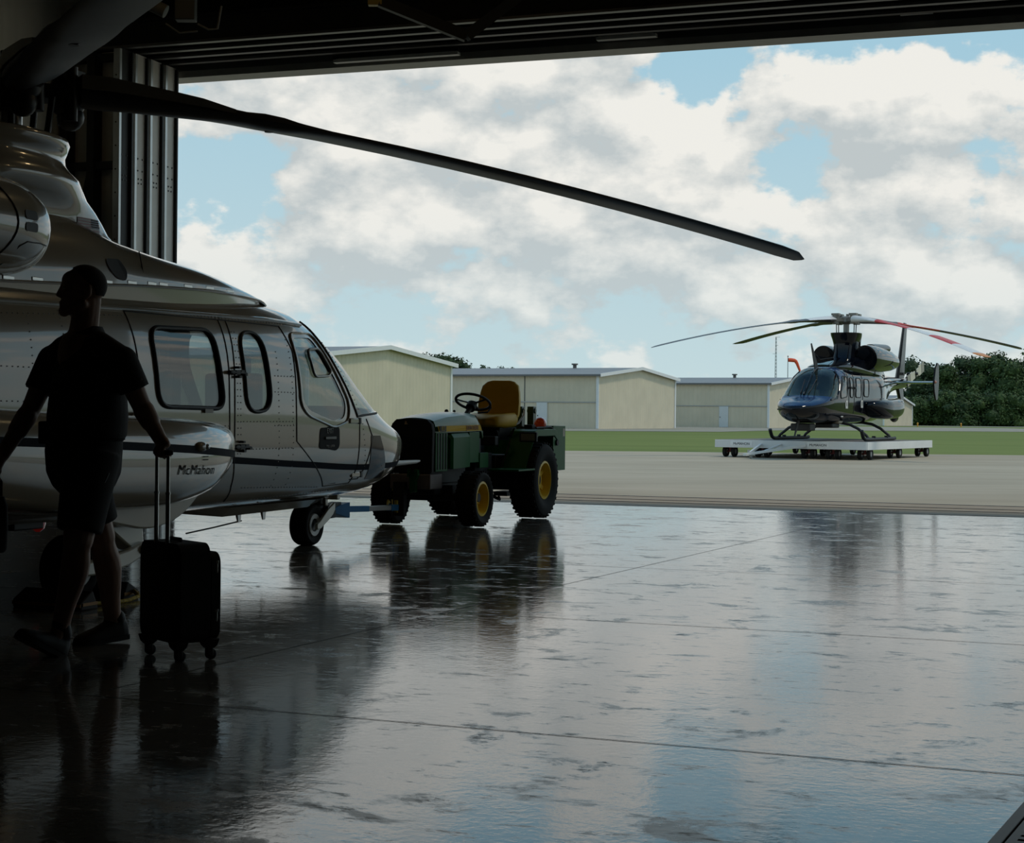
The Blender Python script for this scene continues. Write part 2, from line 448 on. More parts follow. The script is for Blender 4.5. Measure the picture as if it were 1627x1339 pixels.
# apron, grass, taxiway, ramp
mb = MB(); mb.poly([(-140, 10, -0.01), (160, -30, -0.01), (160, 53.2, -0.01), (16.6, 52.4, -0.01), (-20, 51.2, -0.01), (-140, 50, -0.01)])
APRON = mb.build('ground_apron', ground_material('apron_concrete', (0.36, 0.305, 0.22), (0.46, 0.395, 0.295), 0.25, (0.35, 1.2, 1), (0.33, 0.28, 0.205)), kind='structure', smooth=0, recalc=False)
mb = MB(); mb.poly([(-1500, -300, -0.03), (1500, -300, -0.03), (1500, 1800, -0.03), (-1500, 1800, -0.03)])
GRASS = mb.build('ground_grass', ground_material('mown_grass', (0.110, 0.152, 0.018), (0.160, 0.200, 0.035), 0.12, (0.25, 2.2, 1), (0.20, 0.205, 0.05)), kind='structure', smooth=0, recalc=False)
mb = MB(); mb.poly([(-40, 226, -0.015), (260, 218, -0.015), (260, 232, -0.015), (-40, 241, -0.015)])
mb.build('ground_taxiway', ground_material('taxiway_asphalt', (0.27, 0.26, 0.235), (0.34, 0.325, 0.29), 0.4), kind='structure', smooth=0, recalc=False)
mb = MB(); mb.poly([(-60, 112, -0.014), (0, 112, -0.014), (15, 118, -0.014), (24, 140, -0.014), (60, 150, -0.014), (60, 200, -0.014), (-60, 190, -0.014)])
mb.build('ground_ramp', ground_material('ramp_gravel', (0.26, 0.24, 0.19), (0.33, 0.31, 0.25), 0.6), kind='structure', smooth=0, recalc=False)

# hangar shell
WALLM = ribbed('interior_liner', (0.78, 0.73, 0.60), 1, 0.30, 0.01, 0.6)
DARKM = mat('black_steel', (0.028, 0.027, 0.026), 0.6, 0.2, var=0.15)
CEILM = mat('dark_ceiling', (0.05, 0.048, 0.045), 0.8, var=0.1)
def slab(name, c, s, m):
    mb = MB(); mb.box(c, s); return set_hangar(mb.build(name, m, kind='structure', smooth=0))
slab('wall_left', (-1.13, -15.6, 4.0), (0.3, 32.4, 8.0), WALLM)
slab('trim_added_panel', (-0.965, -15.6, 2.0), (0.03, 32.2, 4.0), mat('added_panel_dark', (0.05, 0.048, 0.044), 0.8, var=0.3, scale=1.5))  # dark panel added to dim the lower wall's image in the floor
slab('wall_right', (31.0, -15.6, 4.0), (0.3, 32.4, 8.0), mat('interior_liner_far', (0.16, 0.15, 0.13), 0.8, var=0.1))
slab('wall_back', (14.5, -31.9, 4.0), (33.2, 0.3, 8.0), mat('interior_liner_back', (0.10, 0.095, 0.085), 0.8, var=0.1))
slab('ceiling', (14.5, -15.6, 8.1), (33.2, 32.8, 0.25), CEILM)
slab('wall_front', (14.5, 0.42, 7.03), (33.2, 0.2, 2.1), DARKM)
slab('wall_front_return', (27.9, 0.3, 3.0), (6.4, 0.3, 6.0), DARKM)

# header over the opening: grey lintel, four hanging door tracks
mb = MB(); mb.box((12, 0.20, 5.90), (26, 0.36, 0.16)); mb.box((12, 0.03, 6.06), (26, 0.03, 0.30), mi=1)
set_hangar(mb.build('trim_lintel', [mat('lintel_grey', (0.30, 0.29, 0.27), 0.5, var=0.08), mat('header_grey', (0.075, 0.075, 0.072), 0.45, var=0.3, scale=1.2)], kind='structure', smooth=0))
for k in range(4):
    mb = MB(); v = -0.36 * k - 0.05
    mb.box((13.4, v - 0.16, 6.14), (30.4, 0.05, 0.30), mi=1)
    mb.box((13.4, v - 0.16, 5.975), (30.4, 0.09, 0.035))
    mb.box((13.4, v - 0.16, 6.30), (30.4, 0.20, 0.03), mi=1)
    set_hangar(mb.build('trim_track', [mat('track_edge', (0.16, 0.155, 0.15), 0.4, 0.4), DARKM], kind='structure', smooth=0))
mb = MB()
for v in (-2.2, -4.6, -8.6, -12.6, -16.6):
    mb.box((14.5, v, 7.3), (32.6, 0.22, 0.5)); mb.box((14.5, v, 7.04), (32.6, 0.34, 0.03)); 
for u in range(0, 30, 4): mb.box((u, -15, 7.8), (0.12, 31, 0.22))
set_hangar(mb.build('trim_rafters', DARKM, kind='structure', smooth=0))

# sliding door leaves stacked on the left
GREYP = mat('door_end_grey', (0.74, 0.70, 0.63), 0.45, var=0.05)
ALU = mat('bright_flashing', (0.62, 0.64, 0.64), 0.35, 0.5, var=0.06)
RIVET = mat('dark_rivet', (0.06, 0.055, 0.05), 0.5, 0.4)
for k in range(4):
    v0 = -0.38 * k - 0.07; T = 0.27; H = 5.93
    rt = bpy.data.objects.new('door_%d' % (k + 1), None); COL.objects.link(rt); set_hangar(rt); rt['kind'] = 'structure'
    mb = MB()
    mb.box((-0.485, v0 - 0.03, H / 2 + 0.03), (0.95, 0.05, H - 0.06))            # skin
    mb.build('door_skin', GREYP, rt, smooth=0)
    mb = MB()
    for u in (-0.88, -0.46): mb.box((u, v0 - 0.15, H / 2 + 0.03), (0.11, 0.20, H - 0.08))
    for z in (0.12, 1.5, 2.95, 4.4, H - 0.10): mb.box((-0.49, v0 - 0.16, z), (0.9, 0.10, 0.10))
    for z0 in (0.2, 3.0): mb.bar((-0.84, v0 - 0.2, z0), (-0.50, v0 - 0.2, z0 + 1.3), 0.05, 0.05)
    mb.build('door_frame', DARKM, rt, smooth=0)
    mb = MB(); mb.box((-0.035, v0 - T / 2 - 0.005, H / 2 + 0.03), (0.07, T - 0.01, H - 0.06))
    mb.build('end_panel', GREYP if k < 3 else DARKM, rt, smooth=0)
    mb = MB(); mb.box((-0.045, v0 - T - 0.004, H / 2 + 0.03), (0.085, 0.012, H - 0.08)); mb.box((0.002, v0 - T + 0.018, H / 2 + 0.03), (0.008, 0.05, H - 0.08))
    mb.build('edge_flashing', ALU, rt, smooth=0)
    mb = MB()
    for i in range(18): mb.cyl((-0.045, v0 - T - 0.015, 0.3 + 0.31 * i), (-0.045, v0 - T - 0.006, 0.3 + 0.31 * i), 0.011, n=8)
    for zc in (1.6, 2.78, 4.2):
        for dz, dv in ((0, 0.09), (0.06, 0.09), (0, 0.16), (0.06, 0.16), (0.17, 0.07), (0.17, 0.18), (0.33, 0.07), (0.33, 0.18)):
            mb.cyl((0.0, v0 - T + dv, zc + dz), (0.008, v0 - T + dv, zc + dz), 0.012, n=8)
    mb.build('rivets', RIVET, rt, smooth=0)
    mb = MB(); mb.box((0.02, v0 - 0.02, H / 2 + 0.03), (0.05, 0.03, H - 0.1)); mb.build('rubber_seal', mat('rubber_black', (0.018, 0.018, 0.018), 0.6), rt, smooth=0)
# seal strips on the header
WSTRIP = mat('white_strip', (0.60, 0.60, 0.57), 0.5)
for (u0, u1, z, lb) in ((2.45, 4.25, 5.90, 'long pale strip bracketed under the dark door header above the rotor blade'),
                        (6.14, 6.92, 5.96, 'short pale strip bracketed under the dark door header above the white clouds'),
                        (9.92, 10.30, 6.02, 'pale strip bracketed under the door header near the right end of the opening')):
    rt = thing('header_strip', lb, 'strip', (*UVW((u0 + u1) / 2, -0.075), z - 0.02), HANGAR_RZ, 'pale strips under the door header')
    mb = MB(); mb.box((0, 0, 0), (u1 - u0, 0.10, 0.045)); mb.build('strip_body', WSTRIP, rt, smooth=0)
    for s in (-1, 1):
        mb = MB(); mb.box((s * (u1 - u0) * 0.49, 0.0, 0.04), (0.05, 0.10, 0.05)); mb.build('bracket', DARKM, rt, smooth=0)

# dim pipe and junction box under the ceiling
t = thing('ceiling_pipe', 'dim grey pipe with a junction box under the dark ceiling at upper left', 'pipe', (-3.8, 18, 5.5))
mb = MB(); mb.tube([(-1.9, -0.8, 0.75), (-0.5, 0, 0.25), (-0.05, 0, 0.03)], 0.075, 12); mb.build('pipe', mat('dull_pipe', (0.12, 0.115, 0.10), 0.6), t)
mb = MB(); mb.box((0.17, 0, 0.06), (0.22, 0.16, 0.26)); mb.build('junction_box', mat('box_grey', (0.045, 0.045, 0.04), 0.6), t, bevel=0.01)
mb = MB(); mb.tube([(0.30, 0, -0.1), (0.42, 0, -0.16), (0.52, 0, -0.15), (0.56, 0, 0.1)], 0.012, 8); mb.tube([(-0.05, 0, -0.1), (0.1, 0, -0.2), (0.3, 0, -0.18)], 0.010, 8)
mb.build('hook_wire', mat('wire_grey', (0.15, 0.15, 0.14), 0.5), t)
mb = MB(); mb.cyl((0.17, 0, 0.15), (0.17, 0, 1.55), 0.02, n=8); mb.build('hanger_rod', DARKM, t)
mb = MB(); mb.cyl((-1.9, -0.8, 0.7), (-1.9, -0.8, 1.55), 0.02, n=8); mb.build('hanger_rod', DARKM, t)
t = thing('ceiling_brace', 'dark diagonal brace with a yellow end bracket below the ceiling above the doorway', 'brace', (-1.5, 18, 5.62))
mb = MB(); mb.bar((0, 0, 0.05), (0.95, 0.1, -0.30), 0.10, 0.12); mb.bar((0.95, 0.1, -0.3), (2.2, 0.6, 0.8), 0.1, 0.12); mb.build('beam', DARKM, t, smooth=0)
mb = MB(); mb.box((-0.05, 0, 0.06), (0.16, 0.1, 0.12)); mb.build('end_bracket', mat('dull_yellow', (0.40, 0.28, 0.05), 0.5), t, bevel=0.01)
mb = MB(); mb.cyl((-0.05, 0, 0.1), (-0.05, 0, 1.45), 0.025, n=8); mb.build('hanger_rod', DARKM, t)

# trench drain at lower right
t = thing('trench_drain', 'dark slotted trench drain grate set in the floor at lower right', 'drain', (*UVW(11.888, -15.5), 0.0), HANGAR_RZ - R(8))
IRON = mat('cast_iron', (0.035, 0.033, 0.030), 0.45, 0.5, var=0.2)
mb = MB(); mb.box((0.22, 0, 0.004), (0.42, 3.2, 0.004)); mb.build('pit', mat('pit_black', (0.006, 0.006, 0.006), 0.9), t, smooth=0)
mb = MB()
for x in (0.0, 0.44): mb.box((x, 0, 0.010), (0.035, 3.2, 0.018))
mb.build('frame', IRON, t, smooth=0, bevel=0.003)
mb = MB()
for i in range(64): mb.box((0.22, -1.575 + 0.05 * i, 0.012), (0.34, 0.022, 0.014))
for x in (0.05, 0.39): mb.box((x, 0, 0.012), (0.05, 3.2, 0.014))
for y in (-0.98, -0.2, 0.58): mb.box((0.22, y, 0.013), (0.38, 0.045, 0.015))
mb.build('grate', IRON, t, smooth=0)

# warm high-bay lamps hung from the rafters
HB = mat('lamp_housing', (0.30, 0.30, 0.30), 0.4, 0.6)
LENS = mat('lamp_lens', (1.0, 0.72, 0.36), 0.4, emit=16.0)
for i, (u, v) in enumerate(((4, -6.6), (9, -6.6), (14, -6.6), (19, -6.6))):
    t = thing('high_bay_lamp', 'warm round high bay lamp hanging under the hangar roof', 'lamp', (*UVW(u, v), 6.9), 0, 'high bay lamps')
    mb = MB(); mb.lathe([(0.06, 0.30), (0.10, 0.22), (0.20, 0.05), (0.24, 0.0), (0.225, 0.0), (0.1, 0.18)], (0, 0, 0), (0, 0, 1), 24); mb.build('housing', HB, t)
    mb = MB(); mb.cyl((0, 0, 0.01), (0, 0, 0.02), 0.21, n=24); mb.build('lens', LENS, t)
    mb = MB(); mb.cyl((0, 0, 0.3), (0, 0, 1.1), 0.012, n=8); mb.build('hanger_rod', DARKM, t)
# ------------------------------------------------------------------ silver helicopter: body shape
# local frame: x to starboard, y forward, z up; origin on the floor under the nose wheel
FUS = [  # y, z bottom, z top, half width, z of widest, exponent lower, exponent upper
    (-11.4, 1.62, 1.90, 0.15, 1.76, 2.0, 2.0),
    (-9.0, 1.42, 1.92, 0.25, 1.68, 2.0, 2.0),
    (-7.6, 1.08, 1.96, 0.40, 1.55, 2.2, 2.2),
    (-6.4, 0.66, 2.00, 0.60, 1.35, 2.8, 2.6),
    (-5.4, 0.46, 2.02, 0.73, 1.20, 3.4, 3.4),
    (-4.0, 0.43, 2.02, 0.76, 1.15, 3.8, 3.8),
    (-2.0, 0.42, 2.02, 0.76, 1.12, 3.8, 3.6),
    (-1.3, 0.42, 2.00, 0.76, 1.10, 3.6, 3.2),
    (-0.95, 0.42, 1.94, 0.755, 1.08, 3.5, 2.9),
    (-0.6, 0.42, 1.80, 0.745, 1.06, 3.3, 2.6),
    (-0.3, 0.425, 1.56, 0.735, 1.04, 3.1, 2.5),
    (0.0, 0.43, 1.33, 0.715, 1.00, 3.0, 2.4),
    (0.3, 0.45, 1.155, 0.68, 0.96, 2.8, 2.3),
    (0.55, 0.48, 1.09, 0.62, 0.92, 2.6, 2.3),
    (0.8, 0.525, 1.035, 0.52, 0.88, 2.4, 2.2),
    (1.0, 0.56, 0.99, 0.40, 0.85, 2.2, 2.2),
    (1.15, 0.625, 0.93, 0.28, 0.83, 2.1, 2.1),
    (1.26, 0.70, 0.88, 0.14, 0.80, 2.0, 2.0),
    (1.30, 0.76, 0.82, 0.04, 0.79, 2.0, 2.0),
]
def sec_ring(p, y, n=64, inset=0.0):
    zb, zt, w, zc, nb, nt = p
    zb += inset; zt -= inset; w = max(w - inset, 0.01)
    out = []
    for i in range(n):
        t = 2 * math.pi * i / n; c, s = math.cos(t), math.sin(t)
        k = nt if s >= 0 else nb; h = (zt - zc) if s >= 0 else (zc - zb)
        out.append(Vector((w * math.copysign(abs(c) ** (2 / k), c), y, zc + max(h, 0.005) * math.copysign(abs(s) ** (2 / k), s))))
    return out
def fus_skin(y, z, side=1, off=0.0):
    """point on the fuselage side at station y, height z"""
    zb, zt, w, zc, nb, nt = interp(FUS, y)
    h, k = ((zt - zc), nt) if z >= zc else ((zc - zb), nb)
    u = min(abs(z - zc) / h, 0.999)
    x = w * (1 - u ** k) ** (1 / k)
    return Vector(((x + off) * side, y, z))
def stations(a, b, n): return [a + (b - a) * i / (n - 1) for i in range(n)]
FUS_Y = stations(-11.4, -6.4, 8)[:-1] + stations(-6.4, -0.6, 28)[:-1] + stations(-0.6, 1.0, 36)[:-1] + stations(1.0, 1.30, 12)
COWL = [  # y, half width at base, z top, exponent, z base
    (-7.6, 0.25, 2.02, 2.2, 1.76), (-6.4, 0.50, 2.30, 2.3, 1.81), (-5.2, 0.64, 2.48, 2.4, 1.87), (-4.0, 0.68, 2.46, 2.4, 1.93),
    (-3.4, 0.67, 2.33, 2.3, 1.965), (-2.9, 0.65, 2.26, 2.3, 1.985), (-2.4, 0.61, 2.21, 2.3, 2.00), (-2.0, 0.55, 2.14, 2.3, 2.00), (-1.6, 0.46, 2.065, 2.3, 1.995),
    (-1.3, 0.34, 2.00, 2.2, 1.97), (-1.1, 0.20, 1.96, 2.0, 1.95)]
def cowl_ring(y, n=36):
    w, zt, k, zb = interp(COWL, y); out = []
    for i in range(n + 1):
        t = math.pi * i / n; c, s = math.cos(t), math.sin(t)
        out.append(Vector((w * math.copysign(abs(c) ** (2 / k), c), y, zb + (zt - zb) * abs(s) ** (2 / k))))
    c = Vector((0, y, 0))
    for q, pos in ((Vector((w - 0.03, y, zb)), 0), (Vector((w - 0.05, y, zb - 0.22)), 0), (Vector((-w + 0.03, y, zb)), 99), (Vector((-w + 0.05, y, zb - 0.22)), 99)):
        out.insert(0, q) if pos == 0 else out.append(q)
    return out
PYLON = [  # z, front y, back y, half width, corner roundness
    (2.05, -2.95, -5.6, 0.47, 0.30), (2.12, -3.03, -5.6, 0.46, 0.30), (2.20, -3.16, -5.5, 0.455, 0.30), (2.30, -3.35, -5.4, 0.45, 0.30), (2.38, -3.42, -5.35, 0.45, 0.32), (2.44, -3.46, -5.3, 0.465, 0.42), (2.50, -3.50, -5.25, 0.50, 0.62), (2.56, -3.52, -5.2, 0.56, 0.85), (2.61, -3.54, -5.15, 0.56, 0.9),
    (2.66, -3.62, -5.1, 0.53, 0.9), (2.70, -3.64, -5.05, 0.49, 0.9), (2.75, -3.66, -5.0, 0.49, 0.9), (2.78, -3.67, -4.98, 0.52, 0.9), (2.82, -3.68, -4.95, 0.55, 0.9), (2.85, -3.69, -4.95, 0.54, 0.9), (2.865, -3.74, -4.9, 0.50, 0.9)]
def pylon_ring(p, n=64):
    z, yf, yb, w, k = p; yc, h = (yf + yb) / 2, (yf - yb) / 2
    return [Vector((w * math.copysign(abs(math.cos(t)) ** k, math.cos(t)), yc + h * math.copysign(abs(math.sin(t)) ** k, math.sin(t)), z)) for t in (2 * math.pi * i / n for i in range(n))]
NAC = [(-6.9, 0.12, 2.16, 0.14), (-6.6, 0.2, 2.17, 0.22), (-5.9, 0.27, 2.19, 0.29), (-5.3, 0.3, 2.21, 0.305), (-4.85, 0.285, 2.21, 0.295), (-4.63, 0.245, 2.21, 0.26), (-4.53, 0.19, 2.21, 0.2), (-4.47, 0.09, 2.21, 0.1), (-4.455, 0.02, 2.21, 0.02)]
def nac_ring(y, n=36, x0=0.60):
    a, zc, b = interp(NAC, y)
    return [Vector((x0 + a * math.cos(2 * math.pi * i / n), y, zc + b * math.sin(2 * math.pi * i / n))) for i in range(n)]
SPON = [  # y, centre x, half width, z bottom, z top, exponent
    (-6.6, 0.80, 0.10, 0.95, 1.20, 2.2), (-6.2, 0.90, 0.26, 0.78, 1.19, 2.6), (-5.6, 0.95, 0.34, 0.62, 1.17, 3.2), (-4.8, 0.95, 0.37, 0.56, 1.14, 3.6), (-4.0, 0.95, 0.37, 0.55, 1.12, 3.6), (-3.5, 0.93, 0.35, 0.59, 1.105, 3.3),
    (-3.2, 0.90, 0.31, 0.67, 1.09, 3.0), (-3.0, 0.87, 0.25, 0.75, 1.075, 2.7), (-2.86, 0.84, 0.18, 0.82, 1.045, 2.4), (-2.78, 0.82, 0.10, 0.88, 1.00, 2.2), (-2.75, 0.81, 0.02, 0.93, 0.95, 2.0)]
def spon_ring(y, n=40):
    xc, w, zb, zt, k = interp(SPON, y); zc, h = (zb + zt) / 2, (zt - zb) / 2
    return [Vector((xc + w * math.copysign(abs(math.cos(t)) ** (2 / k), math.cos(t)), y, zc + h * math.copysign(abs(math.sin(t)) ** (2 / k), math.sin(t)))) for t in (2 * math.pi * i / n for i in range(n))]
def spon_skin(y, z, off=0.0):
    xc, w, zb, zt, k = interp(SPON, y); zc, h = (zb + zt) / 2, (zt - zb) / 2
    u = min(abs(z - zc) / h, 0.999)
    return Vector((xc + w * (1 - u ** k) ** (1 / k) + off, y, z))
# ------------------------------------------------------------------ silver helicopter: build
PAINT = mat('champagne_paint', (0.42, 0.355, 0.262), 0.22, 0.0, coat=1.0, var=0.03, scale=2, spec=0.6)
PAINT_IN = mat('cabin_lining', (0.10, 0.095, 0.085), 0.8)
WHITEP = mat('cream_paint', (0.74, 0.68, 0.55), 0.3, coat=0.6)
NAVY = mat('navy_stripe', (0.012, 0.015, 0.025), 0.6, spec=0.05)
BLACK = mat('black_rubber', (0.012, 0.012, 0.012), 0.55)
SEAMM = mat('seam_dark', (0.03, 0.028, 0.025), 0.6)
STEEL = mat('bare_steel', (0.55, 0.54, 0.52), 0.3, 0.9)
DARKGEAR = mat('dark_gear_metal', (0.04, 0.038, 0.035), 0.45, 0.5, var=0.2)
GLASSM = glass('cabin_glass', (0.55, 0.57, 0.55), 1.8)
WGLASS = glass('windshield_glass', (0.86, 0.88, 0.88))
LEATHER = mat('tan_seat_leather', (0.36, 0.31, 0.24), 0.55)
TYRE = mat('tyre_rubber', (0.016, 0.015, 0.014), 0.8, bump=0.2, bscale=90, spec=0.2)

HELI = thing('helicopter', 'large champagne silver helicopter with a pale sponson parked inside the dark hangar', 'helicopter', (-1.7675, 14.1597, 0), -R(22))

def round_poly(pts, rad, n=6):
    """round the corners of a closed (y, z) outline"""
    out = []; m = len(pts); rr = rad if isinstance(rad, (list, tuple)) else [rad] * m
    for i in range(m):
        p = Vector(pts[i]); a = Vector(pts[i - 1]) - p; b = Vector(pts[(i + 1) % m]) - p
        k = min(rr[i], a.length * 0.48, b.length * 0.48)
        A = p + a.normalized() * k; B = p + b.normalized() * k
        for j in range(n + 1):
            t = j / n; out.append((1 - t) ** 2 * A + 2 * t * (1 - t) * p + t * t * B)
    return out
def resample(pts, step, closed=True):
    out = []; m = len(pts)
    for i in range(m if closed else m - 1):
        a, b = Vector(pts[i]), Vector(pts[(i + 1) % m]); k = max(1, int((b - a).length / step))
        for j in range(k): out.append(a + (b - a) * j / k)
    if not closed: out.append(Vector(pts[-1]))
    return out

CABIN_WIN = round_poly([(-3.44, 1.70), (-2.68, 1.72), (-2.56, 1.17), (-3.36, 1.18)], 0.12)
SLIM_WIN = round_poly([(-2.335, 1.725), (-2.01, 1.735), (-1.905, 1.165), (-2.26, 1.14)], 0.16)
CREW_WIN = round_poly([(-1.50, 1.72), (-1.15, 1.735), (-0.71, 1.23), (-0.735, 1.11), (-0.91, 1.08), (-1.33, 1.165), (-1.43, 1.235)], 0.06)
WSHIELD = [(-1.10, 2.2), (-1.02, 1.86), (-0.97, 1.74), (-0.82, 1.53), (-0.665, 1.345), (-0.50, 1.135), (-0.33, 1.14), (0.10, 1.17), (0.45, 1.32), (0.0, 2.2)]

def fus_shell(off_out, off_in, name, m):
    mb = MB()
    for o_, flip in ((off_out, False), (off_in, True)):
        ys = FUS_Y
        rings = [sec_ring(interp(FUS, min(max(y, FUS_Y[0]), FUS_Y[-1])), y, 72, o_) for y in ys]
        if flip:
            rings = rings[1:-2]
        vr = [[mb.bm.verts.new(p) for p in r] for r in rings]; n = 72
        def q(*v): mb.face(v[::-1] if flip else v, 1 if flip else 0)
        for a, b in zip(vr[:-1], vr[1:]):
            for i in range(n):
                j = (i + 1) % n; q(a[j], a[i], b[i], b[j])
        q(*vr[0]); q(*vr[-1][::-1])
    return mb.build(name, m, None, smooth=0, recalc=False)
def cutter(polys, x0, x1):
    mb = MB()
    for p in polys: mb.prism([(x0, q[0], q[1]) for q in p], (x1 - x0, 0, 0))
    o = mb.build('cutter', SEAMM, None, smooth=0); return o
def boolean(o, c, op):
    b = o.modifiers.new('bool', 'BOOLEAN'); b.operation = op; b.solver = 'EXACT'; b.object = c
    bake(o); bpy.data.objects.remove(c)
    return o
def shade(o, ang=35):
    bm = bmesh.new(); bm.from_mesh(o.data); lim = R(ang)
    for f in bm.faces: f.smooth = True
    for e in bm.edges:
        e.smooth = len(e.link_faces) == 2 and e.calc_face_angle(9) < lim
    bm.to_mesh(o.data); bm.free(); return o

fus = fus_shell(0.0, 0.03, 'fuselage', [PAINT, PAINT_IN])
boolean(fus, cutter([CABIN_WIN, SLIM_WIN, CREW_WIN, WSHIELD], -1.3, 1.3), 'DIFFERENCE')
shade(fus); fus.parent = HELI
for nm, poly, x0, x1, gm in (('cabin_window', CABIN_WIN, 0, 1.3, GLASSM), ('cabin_window', CABIN_WIN, -1.3, 0, GLASSM), ('slim_window', SLIM_WIN, 0, 1.3, GLASSM), ('slim_window', SLIM_WIN, -1.3, 0, GLASSM),
                             ('crew_window', CREW_WIN, 0, 1.3, GLASSM), ('crew_window', CREW_WIN, -1.3, 0, GLASSM), ('windshield', WSHIELD, -1.3, 1.3, WGLASS)):
    gl = fus_shell(0.006, 0.012, nm, gm)
    boolean(gl, cutter([poly], x0, x1), 'INTERSECT'); shade(gl, 30); gl.parent = HELI
# gaskets and frames, seams
def skin_loop(name, poly, r, m, side=1, off=0.004, closed=True, step=0.03, parent=HELI):
    mb = MB(); mb.tube([fus_skin(q.x, q.y, side, off) for q in resample(poly, step, closed)], r, 8, closed=closed)
    return mb.build(name, m, parent)
for side in (1, -1):
    skin_loop('cabin_window_gasket', CABIN_WIN, 0.016, BLACK, side)
    skin_loop('slim_window_gasket', SLIM_WIN, 0.014, BLACK, side)
    skin_loop('crew_window_frame', round_poly([(-1.545, 1.755), (-1.10, 1.775), (-0.66, 1.235), (-0.665, 1.085), (-0.92, 1.03), (-1.36, 1.125), (-1.475, 1.21)], 0.08), 0.009, PAINT, side)
    skin_loop('sliding_pane_frame', round_poly([(-1.31, 1.635), (-1.08, 1.655), (-0.935, 1.475), (-1.00, 1.44), (-1.25, 1.43)], 0.05), 0.011, mat('pane_frame', (0.35, 0.35, 0.33), 0.3, 0.4), side, 0.004)
    skin_loop('windshield_post', [(-1.02, 1.87), (-0.97, 1.74), (-0.82, 1.53), (-0.665, 1.345), (-0.50, 1.12), (-0.33, 1.135), (-0.05, 1.15)], 0.010, SEAMM, side, 0.0, closed=False)
seams = [
    [(-3.66, 1.79), (-3.62, 1.62), (-3.58, 1.40), (-3.55, 1.15)], [(-2.43, 1.80), (-2.425, 1.4), (-2.42, 0.95), (-2.41, 0.80), (-2.36, 0.62), (-2.28, 0.50)], [(-2.53, 1.80), (-2.50, 1.45), (-2.49, 1.1), (-2.48, 0.8)],
    [(-1.65, 1.80), (-1.56, 1.62), (-1.54, 1.17), (-1.53, 0.93), (-0.90, 0.56), (-0.42, 0.57), (-0.45, 0.82), (-0.46, 1.10)], [(-3.66, 1.79), (-2.43, 1.80), (-1.65, 1.80)],
    [(-0.46, 0.6), (-0.30, 0.6), (-0.20, 0.95), (-0.33, 1.10)],
]
mb = MB()
for s_ in seams:
    for side in (1, -1): mb.tube([fus_skin(q.x, q.y, side, 0.001) for q in resample(s_, 0.04, False)], 0.0045, 6)
mb.build('panel_seams', SEAMM, HELI)
mb = MB()
for side in (1, -1): mb.tube([fus_skin(y, 1.80 + 0.045 * (y + 4.0) / 2.2 if y < -1.8 else 1.845 - 0.02 * (y + 1.8), side, 0.012) for y in stations(-5.2, -1.22, 40)], 0.013, 8)
mb.build('roof_rail', PAINT, HELI)
# rivet rows as one pattern
mb = MB()
def rivet_row(pts, step=0.045):
    for q in resample(pts, step, False):
        p = fus_skin(q.x, q.y, 1, 0.0005); mb.box(p, (0.006, 0.007, 0.007))
for pts in ([(-2.40, 1.72), (-2.37, 0.85)], [(-2.36, 1.72), (-2.33, 0.85)], [(-1.82, 1.60), (-1.78, 0.60)], [(-1.62, 1.70), (-1.56, 0.6)], [(-1.86, 1.42), (-1.58, 1.42)], [(-1.86, 1.30), (-1.58, 1.30)],
            [(-1.86, 1.05), (-1.58, 1.05)], [(-2.3, 1.08), (-1.6, 1.08)], [(-2.3, 0.88), (-1.6, 0.88)], [(-2.2, 0.60), (-1.0, 0.56)], [(-5.0, 1.70), (-3.7, 1.76)], [(-5.0, 1.40), (-4.2, 1.40)], [(-5.0, 1.20), (-4.2, 1.20)],
            [(-4.35, 1.75), (-4.30, 1.1)], [(-4.65, 1.7), (-4.62, 1.1)], [(-4.9, 1.0), (-4.1, 1.0)], [(-3.45, 1.05), (-2.5, 1.05)], [(-0.40, 1.06), (-0.26, 0.62)], [(-1.9, 0.50), (-0.6, 0.52)], [(-0.88, 1.71), (-0.48, 1.18)], [(-5.0, 1.79), (-1.5, 1.82)]):
    rivet_row(pts)
mb.build('rivet_rows', mat('rivet_paint', (0.22, 0.20, 0.17), 0.5), HELI, smooth=0, kind='stuff')
# dark stripe along the hull
STRIPE = [(-6.4, 0.98), (-4.0, 0.885), (-2.41, 0.805), (-1.41, 0.750), (-0.14, 0.697), (0.45, 0.700), (0.95, 0.735), (1.2, 0.775)]
def ribbon(fn, tab, half, y0, y1, n, name, m, parent):
    mb = MB(); rows = []
    for y in stations(y0, y1, n):
        z = interp(tab, y)[0]; rows.append([mb.bm.verts.new(fn(y, z - half)), mb.bm.verts.new(fn(y, z)), mb.bm.verts.new(fn(y, z + half))])
    for a, b in zip(rows[:-1], rows[1:]):
        mb.face([a[0], b[0], b[1], a[1]]); mb.face([a[1], b[1], b[2], a[2]])
    return mb.build(name, m, parent)
for side in (1, -1): ribbon(lambda y, z: fus_skin(y, z, side, 0.003), STRIPE, 0.024, -6.2, 1.15, 70, 'hull_stripe', NAVY, HELI)
# black chin window patch low on the nose
mb = MB(); rows = []
for i in range(9):
    t = i / 8; z = 0.96 - 0.37 * t; ya = -0.23 + 0.09 * t - 0.02 * math.sin(3 * t); yb = -0.04 + 0.30 * t
    rows.append([mb.bm.verts.new(fus_skin(ya + (yb - ya) * j / 6, z, 1, 0.004)) for j in range(7)])
for a, b in zip(rows[:-1], rows[1:]):
    for j in range(6): mb.face([a[j], a[j + 1], b[j + 1], b[j]])
mb.build('chin_window', mat('dark_chin_glass', (0.008, 0.009, 0.012), 0.08, spec=0.25), HELI)
